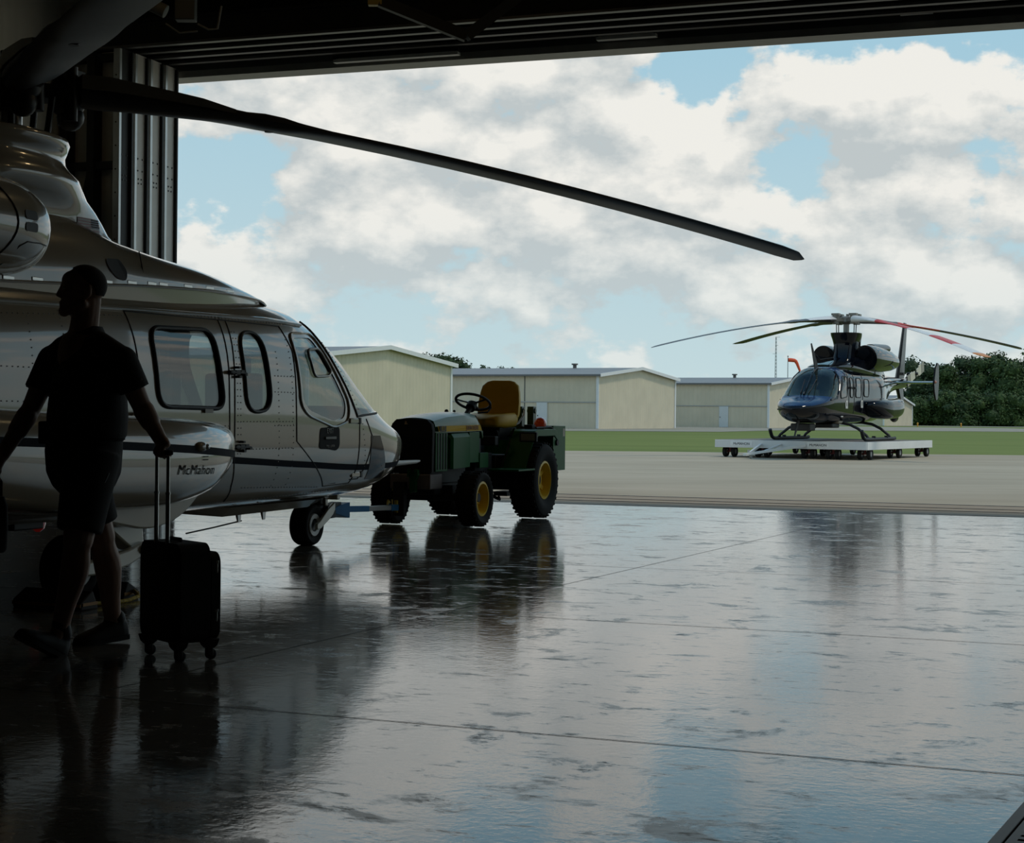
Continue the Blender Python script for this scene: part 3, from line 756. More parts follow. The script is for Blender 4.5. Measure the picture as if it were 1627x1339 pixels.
# handles, hinges, exit placard
for (y, z) in ((-2.43, 1.43), (-2.36, 0.90)):
    mb = MB(); p = fus_skin(y, z, 1, 0.0)
    for dy, dz, s in ((0, 0, 0.06), (0.06, 0.005, 0.05), (-0.06, 0.0, 0.045), (0.02, 0.035, 0.03), (0.03, -0.03, 0.035), (0.11, -0.012, 0.035)):
        mb.box(p + V(0.012, dy, dz), (0.05, s, s * 0.55))
    mb.cyl(p + V(0.03, -0.10, 0), p + V(0.03, 0.12, -0.005), 0.009, n=8)
    mb.build('door_hinge', BLACK, HELI, smooth=0, bevel=0.003)
for (y, z) in ((-0.475, 1.085), (-0.30, 0.64)):
    mb = MB(); p = fus_skin(y, z, 1, 0.0); mb.box(p + V(0.006, -0.10, 0), (0.022, 0.15, 0.042)); mb.build('crew_door_hinge', PAINT, HELI, bevel=0.006)
    mb = MB(); mb.box(p + V(0.004, 0.0, 0), (0.028, 0.035, 0.05)); mb.build('hinge_block', BLACK, HELI, bevel=0.004)
def skin_frame(fn, y, z, off):
    a, b, c = fn(y, z), fn(y + 0.05, z), fn(y, z + 0.05)
    o = fn(y, z); ux = (b - a).normalized(); uy = (c - a); uy = (uy - ux * uy.dot(ux)).normalized()
    n = ux.cross(uy); return frame_matrix(o + n * off, ux, uy)
fsk = lambda y, z: fus_skin(y, z, 1, 0)
M0 = skin_frame(fsk, -1.0, 0.95, 0.003)
pts = round_poly([(-0.175, -0.085), (-0.165, 0.08), (-0.03, 0.085), (0.0, 0.105), (0.165, 0.09), (0.175, -0.07), (0.11, -0.105), (0.0, -0.09)], 0.04)
mb = MB(); mb.poly([M0 @ V(p.x, p.y, 0) for p in pts]); mb.build('exit_placard', mat('placard_black', (0.012, 0.012, 0.013), 0.6, spec=0.08), HELI, smooth=0)
PALE = mat('placard_lettering', (0.45, 0.44, 0.42), 0.5)
lettering('exit_lettering', 'EXIT', 0.055, PALE, HELI, M0 @ Matrix.Translation((0.0, 0.055, 0.002)), 0.001)
lettering('exit_lettering_small', 'PULL OPEN', 0.028, PALE, HELI, M0 @ Matrix.Translation((0.01, -0.065, 0.002)), 0.001)
mb = MB(); mb.box(M0 @ V(0.0, 0.0, 0.008), (0.010, 0.18, 0.022)); mb.build('exit_handle', mat('handle_dull', (0.22, 0.21, 0.19), 0.45), HELI, bevel=0.004)
mb = MB(); mb.box(fus_skin(-2.78, 1.155, 1, 0.014), (0.008, 0.10, 0.03)); mb.build('window_latch', PALE, HELI, smooth=0)

# cowling, pylon, engine nacelles
def nac_skin(y, z, sx=1, off=0.0):
    a, zc, b = interp(NAC, y); u = min(abs(z - zc) / b, 0.995)
    return Vector((sx * (0.60 + a * math.sqrt(1 - u * u) + off), y, z))
mb = MB(); rings = [cowl_ring(y) for y in stations(-7.6, -1.1, 70)]
mb.loft(rings); mb.build('engine_cowling', PAINT, HELI)
mb = MB(); mb.loft([pylon_ring(p) for p in PYLON]); mb.build('mast_fairing', PAINT, HELI, smooth=60)
for sx in (1, -1):
    mb = MB(); mb.loft([[Vector((p.x * sx, p.y, p.z)) for p in nac_ring(y)] for y in [NAC[0][0]] + stations(-6.3, -4.6, 20) + stations(-4.58, NAC[-1][0], 18)]); nc = mb.build('engine_nacelle', PAINT, HELI, smooth=60)
    mb = MB()
    for z in (2.265, 2.195):
        pts = round_poly([(-4.88, z + 0.026), (-4.76, z + 0.026), (-4.76, z - 0.026), (-4.88, z - 0.026)], 0.02)
        mb.poly([nac_skin(q.x, q.y, sx, 0.004) for q in pts])
    mb.build('vent_openings', BLACK, nc, smooth=0)
    mb = MB(); mb.tube([nac_skin(-5.05 + 0.10 * math.cos(2.4 * (z - 2.21) / 0.3), z, sx, 0.001) for z in stations(1.95, 2.47, 24)], 0.006, 6); mb.build('nacelle_seam', SEAMM, nc)
    mb = MB(); mb.tube([nac_skin(y, z, sx, 0.001) for y, z in ((-4.96, 1.97), (-4.90, 2.08), (-4.84, 2.11), (-4.70, 2.115), (-4.62, 2.11))], 0.004, 6); mb.build('access_panel_seam', SEAMM, nc)
# latches along the cowl flange
for y in (-4.75, -4.50, -3.82, -3.55, -3.32, -3.18, -2.86, -2.55, -2.22):
    mb = MB(); w, zt, k, zb = interp(COWL, y)
    mb.box((w - 0.004, y, zb + 0.025), (0.014, 0.10, 0.022))
    mb.build('cowl_latch', STEEL, HELI, smooth=0, bevel=0.003)
mb = MB()
for y in stations(-5.6, -1.6, 2): pass
mb.tube([V(interp(COWL, y)[0] + 0.004, y, interp(COWL, y)[3] + 0.006) for y in stations(-6.0, -1.35, 40)], 0.009, 8); mb.build('cowl_flange', PAINT, HELI)
mb = MB(); mb.tube([V(0.655, -3.85, 2.05), V(0.660, -3.40, 2.03), V(0.62, -3.40, 2.2)], 0.004, 6); mb.build('cowl_seam', SEAMM, HELI)
mb = MB()
pts = round_poly([(-3.82, 2.115), (-3.66, 2.125), (-3.60, 2.05), (-3.62, 1.985), (-3.72, 1.995), (-3.80, 2.05)], 0.03)
def cowl_skin(y, z, off=0):
    w, zt, k, zb = interp(COWL, y); u = min(max((z - zb) / (zt - zb), 0), 0.995); return Vector((w * (1 - u ** k) ** (1 / k) + off, y, z))
mb.poly([cowl_skin(q.x, q.y, 0.006) for q in pts]); mb.build('vent_screen', mat('dark_mesh', (0.03, 0.028, 0.026), 0.7), HELI, smooth=0)
# flag decal on the mast fairing
def fp(u, v):
    y = -3.83 + 0.25 * u; z = 2.385 - 0.118 * v + 0.005 * u + 0.0
    for a, b in zip(PYLON[:-1], PYLON[1:]):
        if a[0] <= z <= b[0]: break
    t = (z - a[0]) / (b[0] - a[0]); p = [lerp(p0, p1, t) for p0, p1 in zip(a, b)]
    yc, h = (p[1] + p[2]) / 2, (p[1] - p[2]) / 2; k = p[4]
    sn = min((y - yc) / h, 0.999) ** (1 / k); cs = math.sqrt(max(0, 1 - sn * sn))
    return V(p[3] * cs ** k + 0.004, y, z)
REDM = mat('flag_red', (0.30, 0.03, 0.04), 0.4); FWH = mat('flag_white', (0.55, 0.54, 0.52), 0.4); FBL = mat('flag_blue', (0.03, 0.04, 0.12), 0.4)
mb = MB()
for i in range(13):
    for j in range(10):
        u0, u1 = j / 10, (j + 1) / 10
        mi = 2 if (u0 >= 0.6 and i < 7) else (0 if i % 2 == 0 else 1)
        mb.poly([fp(u0, i / 13), fp(u1, i / 13), fp(u1, (i + 1) / 13), fp(u0, (i + 1) / 13)], mi)
for a in range(5):
    for b_ in range(4): mb.ball(fp(0.64 + 0.08 * a, 0.07 + 0.12 * b_) + V(0.003, 0, 0), (0.004, 0.006, 0.004), 6, 4, mi=1)
mb.build('flag_decal', [REDM, FWH, FBL], HELI, smooth=0)

# sponsons
for sx in (1, -1):
    mb = MB(); mb.loft([[Vector((p.x * sx, p.y, p.z)) for p in spon_ring(y)] for y in [-6.6] + stations(-6.3, -3.3, 24) + stations(-3.25, -2.75, 20)])
    sp = mb.build('sponson', PAINT, HELI, smooth=60)
    tab = [(-6.2, 1.01), (-4.01, 0.926), (-3.07, 0.871), (-2.7, 0.85)]
    mb = MB(); rows = []
    for y in stations(-6.2, -2.95, 36):
        z = interp(tab, y)[0]
        rows.append([mb.bm.verts.new(V(q.x * sx, q.y, q.z)) for q in (spon_skin(y, z + d, 0.003) for d in (-0.024, 0, 0.024))])
    for a, b in zip(rows[:-1], rows[1:]):
        for k in (0, 1): mb.face([a[k], b[k], b[k + 1], a[k + 1]])
    mb.build('sponson_stripe', NAVY, sp)
    # main gear door hanging below
    out = [(-3.30, 0.70), (-3.34, 0.62), (-3.46, 0.52), (-3.60, 0.455), (-3.79, 0.42), (-3.95, 0.42), (-4.16, 0.455), (-4.55, 0.53), (-4.9, 0.60), (-4.9, 0.72)]
    out = resample(round_poly(out, 0.08, 4), 0.05)
    mb = MB(); mb.prism([(sx * (1.05 + 0.12 * (q.y - 0.42)), q.x, q.y) for q in out], (-sx * 0.05, 0, 0)); mb.build('gear_door', WHITEP, HELI, bevel=0.012)
mb = MB(); p = spon_skin(-3.70, 0.93, 0.0)
mb.ball(p + V(0.0, 0, 0), (0.035, 0.07, 0.032), 16, 10); mb.build('position_lamp_fairing', PAINT, HELI)
mb = MB(); mb.ball(p + V(0.026, 0.035, 0.0), (0.016, 0.028, 0.018), 14, 8); mb.build('position_lamp', mat('lamp_glass', (0.5, 0.5, 0.48), 0.08, 0.3, coat=1), HELI)
mb = MB(); mb.ball((0.80, -3.60, 1.095), (0.06, 0.12, 0.05), 14, 8); mb.build('filler_fairing', PAINT, HELI)
LETTER = mat('logo_black', (0.008, 0.008, 0.009), 0.6, spec=0.05)
ssk = lambda y, z: spon_skin(y, z)
M1 = skin_frame(ssk, -3.78, 0.788, 0.006) @ Matrix.Rotation(-R(2), 4, 'Z')
lt = lettering('sponson_lettering', 'McMahon', 0.086, LETTER, HELI, Matrix.Identity(4), 0.0, shear=0.28, spacing=1.10)
bt = bmesh.new(); bt.from_mesh(lt.data); bmesh.ops.triangulate(bt, faces=bt.faces[:])
for _ in range(3):
    le = [e for e in bt.edges if e.calc_length() > 0.012]
    if le: bmesh.ops.subdivide_edges(bt, edges=le, cuts=1); bmesh.ops.triangulate(bt, faces=bt.faces[:])
bt.to_mesh(lt.data); bt.free()
for v_ in lt.data.vertices:
    v_.co = spon_skin(-3.75 + v_.co.x * 1.30, 0.785 + v_.co.y - 0.03 * v_.co.x, 0.0028)
mb = MB()
for dz in (0.065, 0.085): mb.box(M1 @ V(0.135, dz, 0.0), (0.006, 0.05, 0.006))
mb.build('logo_bars', LETTER, HELI, smooth=0)

# belly: keel panel, antennas, beacon
mb = MB(); mb.loft([[V(-w, y, 0.435), V(w, y, 0.435), V(w * 0.8, y, z), V(-w * 0.8, y, z)] for y, w, z in ((-2.3, 0.3, 0.40), (-1.9, 0.42, 0.36), (-0.6, 0.42, 0.37), (-0.2, 0.34, 0.42))]); mb.build('belly_fairing', PAINT, HELI, smooth=0)
for y in (-1.55, -1.18):
    mb = MB(); mb.loft([[V(0.28, y - 0.09, 0.40), V(0.295, y, 0.40), V(0.31, y - 0.09, 0.40)], [V(0.29, y - 0.06, 0.30), V(0.295, y - 0.02, 0.30), V(0.30, y - 0.06, 0.30)]]); mb.build('blade_antenna', PAINT, HELI, smooth=0)
mb = MB(); mb.tube([V(0.29, -1.55, 0.31), V(0.27, -1.9, 0.28), V(0.25, -2.25, 0.255)], 0.006, 6); mb.build('wire_antenna', BLACK, HELI)
mb = MB(); mb.lathe([(0.05, 0.44), (0.05, 0.40), (0.04, 0.365), (0.015, 0.345)], (0, -3.62, 0), (0, 0, 1), 20); mb.build('red_beacon', mat('red_lens', (0.50, 0.02, 0.012), 0.12, coat=1, emit=0.06), HELI)
mb = MB(); mb.box((0.1, -3.9, 0.41), (0.1, 0.3, 0.06)); mb.build('belly_fitting', BLACK, HELI, bevel=0.01)
mb = MB(); mb.box((0.12, -3.35, 0.41), (0.04, 0.16, 0.1)); mb.build('belly_hook', BLACK, HELI, bevel=0.01)
mb = MB(); mb.tube([V(0.26, 0.95, 0.70), V(0.27, 1.2, 0.685), V(0.27, 1.62, 0.69), V(0.27, 1.70, 0.695)], [0.028, 0.026, 0.018, 0.010], 12); mb.build('pitot_tube', mat('pitot_white', (0.60, 0.59, 0.56), 0.35), HELI)

# nose gear
def wheel(name, c, rad, wid, parent, hubm, ringm):
    mb = MB(); tyre(mb, c, (1, 0, 0), rad, wid, rad * 0.52, 40); w = mb.build(name, TYRE, parent)
    mb = MB(); mb.lathe([(0.02, -wid * 0.40), (rad * 0.50, -wid * 0.36), (rad * 0.54, -wid * 0.30), (rad * 0.54, wid * 0.30), (rad * 0.50, wid * 0.36), (rad * 0.30, wid * 0.24), (rad * 0.26, wid * 0.42), (0.02, wid * 0.44)], c, (1, 0, 0), 32); mb.build('wheel_hub', hubm, w)
    mb = MB(); mb.lathe([(rad * 0.31, wid * 0.30), (rad * 0.32, wid * 0.47), (rad * 0.53, wid * 0.49), (rad * 0.56, wid * 0.38)], c, (1, 0, 0), 32, cap0=False, cap1=False); mb.build('wheel_ring', ringm, w)
    return w
RINGW = mat('white_rim', (0.88, 0.87, 0.83), 0.5)
wheel('nose_wheel', (0.0, 0.0, 0.178), 0.178, 0.17, HELI, DARKGEAR, RINGW)
mb = MB()
mb.cyl((0.0, 0.17, 0.42), (0.0, 0.20, 0.30), 0.055, n=16); mb.ball((0, 0.17, 0.30), (0.075, 0.10, 0.07)); mb.cyl((-0.10, 0.19, 0.30), (0.12, 0.19, 0.30), 0.035, n=14)
mb.build('nose_strut', DARKGEAR, HELI)
mb = MB()
for sx in (-1, 1):
    mb.loft([[V(sx * 0.115 + dx, y, z + dz) for dx, dz in ((-0.014, -h), (0.014, -h), (0.014, h), (-0.014, h))] for y, z, h in ((-0.04, 0.165, 0.025), (0.02, 0.18, 0.035), (0.16, 0.26, 0.05), (0.24, 0.30, 0.045), (0.28, 0.33, 0.03))])
mb.build('nose_fork', WHITEP, HELI, bevel=0.006)
mb = MB(); mb.box((0.05, 0.22, 0.39), (0.05, 0.05, 0.12)); mb.box((0, 0.30, 0.41), (0.30, 0.06, 0.05)); mb.build('scissor_link', WHITEP, HELI, bevel=0.008)
# main gear
for sx in (1, -1):
    c = V(sx * 0.80, -4.34, 0.20)
    wheel('main_wheel', c, 0.20, 0.17, HELI, DARKGEAR, RINGW)
    mb = MB(); mb.loft([[V(sx * 0.93 + dx, y, z + dz) for dx, dz in ((-0.025, -h), (0.025, -h), (0.025, h), (-0.025, h))] for y, z, h in ((-4.40, 0.20, 0.04), (-4.2, 0.21, 0.05), (-3.95, 0.24, 0.05), (-3.80, 0.285, 0.045), (-3.74, 0.29, 0.03))])
    mb.build('trailing_arm', WHITEP, HELI, bevel=0.012)
    mb = MB(); mb.cyl((sx * 0.86, -3.80, 0.285), (sx * 0.98, -3.80, 0.285), 0.032, n=16); mb.build('arm_pivot', DARKGEAR, HELI)
    mb = MB(); mb.loft([[V(sx * 0.86 + dx, y, z) for dx, y in ((-0.06, y0), (0.06, y0), (0.06, y1), (-0.06, y1))] for y0, y1, z in ((-4.35, -3.72, 0.60), (-4.2, -3.76, 0.48), (-3.86, -3.74, 0.28))]); mb.build('gear_leg', WHITEP, HELI, bevel=0.015)
    mb = MB(); mb.cyl((sx * 0.80, -4.28, 0.25), (sx * 0.80, -4.15, 0.62), 0.04, n=14); mb.cyl((sx * 0.70, -4.34, 0.20), (sx * 0.95, -4.34, 0.20), 0.03, n=12); mb.build('oleo_strut', DARKGEAR, HELI)

# cabin interior
def seat(x, y, parent):
    mb = MB(); mb.box((x, y, 0.82), (0.46, 0.46, 0.14)); mb.box((x, y - 0.24, 1.14), (0.46, 0.12, 0.60)); mb.box((x, y - 0.25, 1.50), (0.28, 0.10, 0.16)); mb.box((x, y, 0.62), (0.40, 0.40, 0.28))
    mb.build('cabin_seat', LEATHER, parent, bevel=0.03)
for x in (-0.36, 0.36):
    for y in (-3.55, -2.75, -1.55): seat(x, y, HELI)
mb = MB(); mb.box((0, -0.55, 0.98), (1.0, 0.35, 0.26)); mb.box((0, -0.8, 0.75), (0.24, 0.7, 0.4)); mb.build('instrument_panel', PAINT_IN, HELI, bevel=0.03)
mb = MB(); mb.box((0, -4.3, 1.2), (1.30, 0.06, 1.2)); mb.box((0.0, -2.2, 1.45), (0.22, 0.16, 1.05)); mb.build('cabin_bulkhead', PAINT_IN, HELI, bevel=0.01)
mb = MB(); mb.box((0, -2.5, 0.60), (1.30, 3.6, 0.05)); mb.build('cabin_floor', PAINT_IN, HELI, smooth=0)

# tail surfaces (behind the photograph's edge)
mb = MB(); mb.loft([[V(-0.04, -11.6, z0), V(0.0, -10.7 + 0, z0), V(0.04, -11.6, z0)] if False else [V(-t, y0, z0), V(0, y1, z0), V(t, y0, z0), V(0, y0 - 0.1, z0)] for y0, y1, z0, t in ((-11.4, -10.6, 1.75, 0.06), (-11.9, -11.5, 3.1, 0.04))]); mb.build('tail_fin', PAINT, HELI, smooth=0)
mb = MB(); mb.box((0, -9.3, 1.72), (2.6, 0.5, 0.06)); mb.build('stabiliser', PAINT, HELI, bevel=0.02)

# main rotor
ROT = V(0, -3.93, 0)
mb = MB(); mb.cyl(ROT + V(0, 0, 2.7), ROT + V(0, 0, 3.32), 0.075, n=20); mb.cyl(ROT + V(0, 0, 2.80), ROT + V(0, 0, 2.93), 0.17, n=24); mb.build('rotor_mast', STEEL, HELI)
for a in (20, 95, 160, 250, 310):
    mb = MB(); d = V(math.cos(R(a)), math.sin(R(a)), 0); mb.cyl(ROT + d * 0.22 + V(0, 0, 2.78), ROT + d * 0.27 + V(0, 0, 3.16), 0.022, n=10)
    mb.build('pitch_link', DARKGEAR, HELI)
mb = MB(); mb.lathe([(0.05, 3.34), (0.14, 3.32), (0.16, 3.24), (0.16, 3.12), (0.10, 3.06)], ROT, (0, 0, 1), 24)
for k in range(4):
    a = R(-40 + 90 * k); d = V(-math.sin(a), math.cos(a), 0)   # heading measured anticlockwise from forward
    n = V(-d.y, d.x, 0)
    mb.loft([[ROT + d * t + n * (w * i) + V(0, 0, 3.20 + h * j) for i, j in ((-1, -1), (1, -1), (1, 1), (-1, 1))] for t, w, h in ((0.05, 0.12, 0.05), (0.3, 0.10, 0.045), (0.55, 0.09, 0.05))])
    for s in (-1, 1): mb.cyl(ROT + d * 0.36 + n * 0.09 * s + V(0, 0, 3.02), ROT + d * 0.36 + n * 0.09 * s + V(0, 0, 3.37), 0.045, n=12)
    mb.ball(ROT + d * 0.36 + V(0, 0, 3.20), (0.13, 0.13, 0.15), 14, 10); mb.ball(ROT + d * 0.38 + V(0, 0, 3.06), (0.09, 0.09, 0.09), 12, 8); mb.box(ROT + d * 0.36 + V(0, 0, 3.33), (0.16, 0.16, 0.06))
mb.build('rotor_hub', DARKGEAR, HELI)
BLADEM = mat('blade_grey', (0.055, 0.057, 0.062), 0.42, var=0.1)
def blade_mesh(R_tip, z0, droop, root_half, lead=1.0):
    mb = MB(); rings = []
    for t, c, h, sw in ((0.42, 0.14, 0.115, 0), (0.55, 0.155, 0.12, 0), (0.75, 0.165, 0.105, 0), (1.05, 0.17, 0.085, 0), (1.35, 0.175, 0.060, 0), (1.55, 0.18, 0.052, 0), (1.68, 0.185, 0.062, 0.0), (1.82, 0.185, 0.058, 0), (1.95, 0.185, 0.040, 0),
                        (2.15, 0.175, 0.026, 0), (2.7, 0.177, 0.024, 0), (3.2, 0.178, 0.023, 0), (3.7, 0.178, 0.023, 0), (4.2, 0.178, 0.022, 0), (4.7, 0.178, 0.022, 0), (5.2, 0.178, 0.021, 0), (5.6, 0.178, 0.021, 0), (6.05, 0.178, 0.019, 0), (6.22, 0.165, 0.016, -0.02), (6.40, 0.075, 0.008, -0.09)):
        t *= R_tip / 6.4
        z = z0 - droop * (max(t - 0.4, 0) / (R_tip - 0.4)) ** 1.55
        ring = []
        for u, v in ((1, 0.0), (0.86, 0.62), (0.5, 1.0), (0.0, 0.9), (-0.55, 0.5), (-1, 0.06), (-1, -0.06), (-0.55, -0.35), (0.0, -0.62), (0.5, -0.75), (0.86, -0.5)):
            ring.append(V(u * c + sw, t, z + v * h))
        rings.append(ring)
    return mb.loft(rings)
for k, dr in ((0, 0.74), (1, 0.6), (2, 0.6), (3, 0.08)):
    b = blade_mesh(6.4, 3.20, dr, 0.12).build('rotor_blade', BLADEM, HELI, smooth=50)
    b.location = ROT; b.rotation_euler = (0, 0, R(-40 + 90 * (k if k else 0)) if k != 3 else R(-130))
    zt = lambda t: 3.20 - dr * (max(t - 0.4, 0) / 6.0) ** 1.55
    mb = MB(); mb.cyl((0.0, 1.74, zt(1.74) - 0.042), (0.0, 1.74, zt(1.74) + 0.066), 0.03, n=14); o = mb.build('blade_bolt', DARKGEAR, b)
    mb = MB(); mb.loft([[V(-w, t, zt(t) + h), V(w, t, zt(t) + h), V(w, t, zt(t) + h * 0.25), V(-w, t, zt(t) + h * 0.25)] for t, w, h in ((0.42, 0.148, 0.121), (0.6, 0.166, 0.122), (0.78, 0.172, 0.106), (1.05, 0.176, 0.086), (1.22, 0.178, 0.073), (1.45, 0.165, 0.040))]); mb.build('blade_cuff', mat('cuff_tan', (0.30, 0.27, 0.21), 0.5), b, smooth=0)
# ------------------------------------------------------------------ green garden tractor (local y forward, towards the helicopter)
GREEN = mat('tractor_green', (0.010, 0.115, 0.030), 0.42, coat=0.0, var=0.06, spec=0.14)
YEL = mat('tractor_yellow', (0.85, 0.56, 0.03), 0.45, coat=0.0, var=0.08)
YSEAT = mat('seat_yellow', (0.66, 0.40, 0.02), 0.55, var=0.06)
BLK = mat('tractor_black', (0.012, 0.012, 0.011), 0.65, var=0.2)
TR_RZ = R(158.9)
TRAC = thing('tractor', 'green garden tractor with yellow seat and wheels parked nose to nose with the silver helicopter', 'tractor', (-0.217, 18.33, 0), TR_RZ)
def tractor_wheel(name, x, y, rad, wid, rimr, lugs):
    s = 1 if x > 0 else -1
    mb = MB(); tyre(mb, (x, y, rad), (1, 0, 0), rad - 0.012, wid, rimr, 48, lugs); w = mb.build(name, TYRE, TRAC, smooth=30)
    c = V(x, y, rad)
    mb = MB(); a = V(s, 0, 0)
    mb.lathe([(rimr + 0.012, wid * 0.40), (rimr - 0.01, wid * 0.42), (rimr - 0.02, wid * 0.30), (rimr * 0.80, wid * 0.12), (rimr * 0.78, -wid * 0.02), (0.06, -wid * 0.04)], c, a, 40, cap0=False)
    mb.lathe([(rimr + 0.012, -wid * 0.40), (rimr - 0.02, -wid * 0.30), (rimr * 0.8, -wid * 0.1), (0.06, -wid * 0.06)], c, a, 40, cap0=False)
    mb.build('wheel_rim', YEL, w)
    mb = MB()
    if rad > 0.35:
        mb.lathe([(rimr * 0.60, -wid * 0.02), (rimr * 0.58, wid * 0.14), (rimr * 0.52, wid * 0.17), (0.02, wid * 0.18)], c, a, 28)
        for k in range(5):
            t = 2 * math.pi * k / 5; d = V(0, math.cos(t), math.sin(t)); mb.bar(c + d * rimr * 0.5 + a * wid * 0.08, c + d * rimr * 0.84 + a * wid * 0.10, 0.05, 0.05)
    else:
        mb.lathe([(0.065, -wid * 0.04), (0.06, wid * 0.10), (0.02, wid * 0.12)], c, a, 20)
        for k in range(5):
            t = 2 * math.pi * k / 5; d = V(0, math.cos(t), math.sin(t)); mb.cyl(c + d * 0.085 - a * 0.01, c + d * 0.085 + a * 0.02, 0.012, n=8)
    mb.build('hub_cap', YEL, w)
    return w
for sx in (-1, 1):
    tractor_wheel('rear_wheel', sx * 0.50, 0.0, 0.425, 0.32, 0.20, 34)
    tractor_wheel('front_wheel', sx * 0.47, 1.65, 0.29, 0.22, 0.165, 30)

# hood: lofted along its length, open below
def hood_ring(y, w, zt, zb, round_=0.06):
    pts = [(-w, zb), (-w, zt - round_ - 0.05), (-w * 0.985, zt - round_), (-w * 0.90, zt - round_ * 0.35), (-w * 0.72, zt - 0.005), (-w * 0.35, zt + 0.008), (0, zt + 0.012)]
    pts += [(-x, z) for x, z in pts[-2::-1]]
    return [V(x, y, z) for x, z in pts]
mb = MB(); mb.loft([hood_ring(2.12, 0.235, 1.095, 0.955), hood_ring(1.8, 0.245, 1.135, 0.958), hood_ring(1.4, 0.255, 1.155, 0.962), hood_ring(1.1, 0.262, 1.155, 0.968), hood_ring(0.98, 0.262, 1.08, 0.97), hood_ring(0.93, 0.262, 1.0, 0.97)]); mb.build('hood', mat('hood_green', (0.010, 0.115, 0.030), 0.25, var=0.06, spec=0.4), TRAC, smooth=40)
mb = MB()
ring = lambda y, k: [V(x * k, y, z) for x, z in ((-0.23, 0.565), (-0.235, 0.97), (-0.22, 1.045), (-0.17, 1.09), (0, 1.098), (0.17, 1.09), (0.22, 1.045), (0.235, 0.97), (0.23, 0.565))]
mb.loft([ring(2.11, 1.0), ring(2.16, 1.0), ring(2.175, 0.97)])
for i in range(9): mb.box((0, 2.178, 0.62 + 0.037 * i), (0.42, 0.008, 0.014))
mb.build('grille', BLK, TRAC, smooth=30)
mb = MB(); mb.box((0.06, 2.182, 1.055), (0.018, 0.006, 0.034)); mb.box((0.057, 2.183, 1.045), (0.034, 0.005, 0.010)); mb.build('hood_emblem', mat('emblem_gold', (0.75, 0.55, 0.35), 0.3, 0.6), TRAC, smooth=0)
for sx in (-1, 1):
    mb = MB(); mb.box((sx * 0.236, 1.98, 0.765), (0.02, 0.30, 0.39)); sp = mb.build('side_screen', GREEN, TRAC, bevel=0.004)
    mb = MB()
    for i in range(4): mb.box((sx * 0.248, 2.08 - 0.068 * i, 0.77), (0.008, 0.024, 0.36))
    mb.build('screen_slots', BLK, sp, smooth=0)
    mb = MB(); mb.loft([[V(sx * 0.20, y, z0), V(sx * x1, y, z0), V(sx * x1, y, z1 - 0.04), V(sx * (x1 - 0.03), y, z1), V(sx * 0.20, y, z1)] for y, x1, z0, z1 in ((1.80, 0.262, 0.60, 0.93), (1.77, 0.285, 0.59, 0.945), (1.35, 0.29, 0.60, 0.955), (1.30, 0.27, 0.60, 0.95))]); mb.build('side_shield', GREEN, TRAC, smooth=25)
    mb = MB(); mb.box((sx * 0.255, 1.17, 0.80), (0.02, 0.28, 0.32)); mb.box((sx * 0.26, 0.92, 0.66), (0.03, 0.24, 0.16)); mb.build('rear_shield', GREEN, TRAC, bevel=0.004)
    # decal strip
    mb = MB(); mb.poly([V(sx * 0.266, 2.10, 0.968), V(sx * 0.268, 0.97, 0.975), V(sx * 0.268, 1.02, 1.035), V(sx * 0.250, 2.10, 1.025)]) ; dc = mb.build('hood_stripe', mat('decal_yellow', (0.75, 0.46, 0.03), 0.6, spec=0.1), TRAC, smooth=0)
    Mx = frame_matrix((sx * 0.272, 1.20, 1.004), (0, -1 if sx < 0 else 1, 0), (0, 0, 1))
    lettering('stripe_lettering', 'JOHN DEERE', 0.062, mat('decal_red', (0.20, 0.025, 0.012), 0.5), dc, frame_matrix((sx * 0.272, 1.24, 1.004), (0, sx, 0), (0, 0, 1)), 0.001, spacing=0.92)
    mb = MB(); mb.box((sx * 0.2655, 2.00, 0.998), (0.006, 0.16, 0.056)); mb.build('number_panel', BLK, dc, smooth=0)
    lettering('number_lettering', '855', 0.062, mat('decal_cream', (0.70, 0.52, 0.15), 0.5, spec=0.1), dc, frame_matrix((sx * 0.271, 2.00, 0.998), (0, sx, 0), (0, 0, 1)), 0.001, spacing=1.1)
# chassis, axles
mb = MB(); mb.box((0, 0.9, 0.43), (0.30, 2.1, 0.20)); mb.box((0, 0.15, 0.52), (0.42, 0.55, 0.36)); mb.box((0, 1.65, 0.52), (0.36, 0.9, 0.16)); mb.box((0, 0.75, 0.62), (0.40, 0.5, 0.22)); mb.build('chassis', BLK, TRAC, bevel=0.012)
mb = MB(); mb.cyl((-0.52, 1.65, 0.30), (0.52, 1.65, 0.30), 0.045, n=14); mb.box((0, 1.65, 0.36), (0.5, 0.12, 0.12)); mb.build('front_axle', BLK, TRAC)
mb = MB(); mb.cyl((-0.56, 0, 0.425), (0.56, 0, 0.425), 0.06, n=16); mb.box((0, 0, 0.44), (0.62, 0.24, 0.26)); mb.build('rear_axle', BLK, TRAC)
mb = MB(); mb.box((0, 2.05, 0.47), (0.44, 0.30, 0.15)); mb.build('bumper_plate', mat('worn_grey', (0.20, 0.17, 0.16), 0.6, var=0.2), TRAC, bevel=0.01)
mb = MB(); mb.prism([(-0.02, 2.22, 0.60), (0.0, 2.22, 0.60), (0.0, 2.22, 0.52), (-0.075, 2.22, 0.52), (-0.075, 2.22, 0.60), (-0.11, 2.22, 0.59), (-0.115, 2.22, 0.54), (-0.09, 2.22, 0.48), (-0.09, 2.22, 0.37), (-0.03, 2.22, 0.36)], (0, 0.05, 0)); mb.build('hitch_bracket', GREEN, TRAC, smooth=0)
mb = MB(); mb.box((0.09, 2.24, 0.30), (0.12, 0.08, 0.34)); mb.box((0.09, 2.16, 0.42), (0.12, 0.2, 0.06)); mb.build('tow_receiver', BLK, TRAC, bevel=0.006)
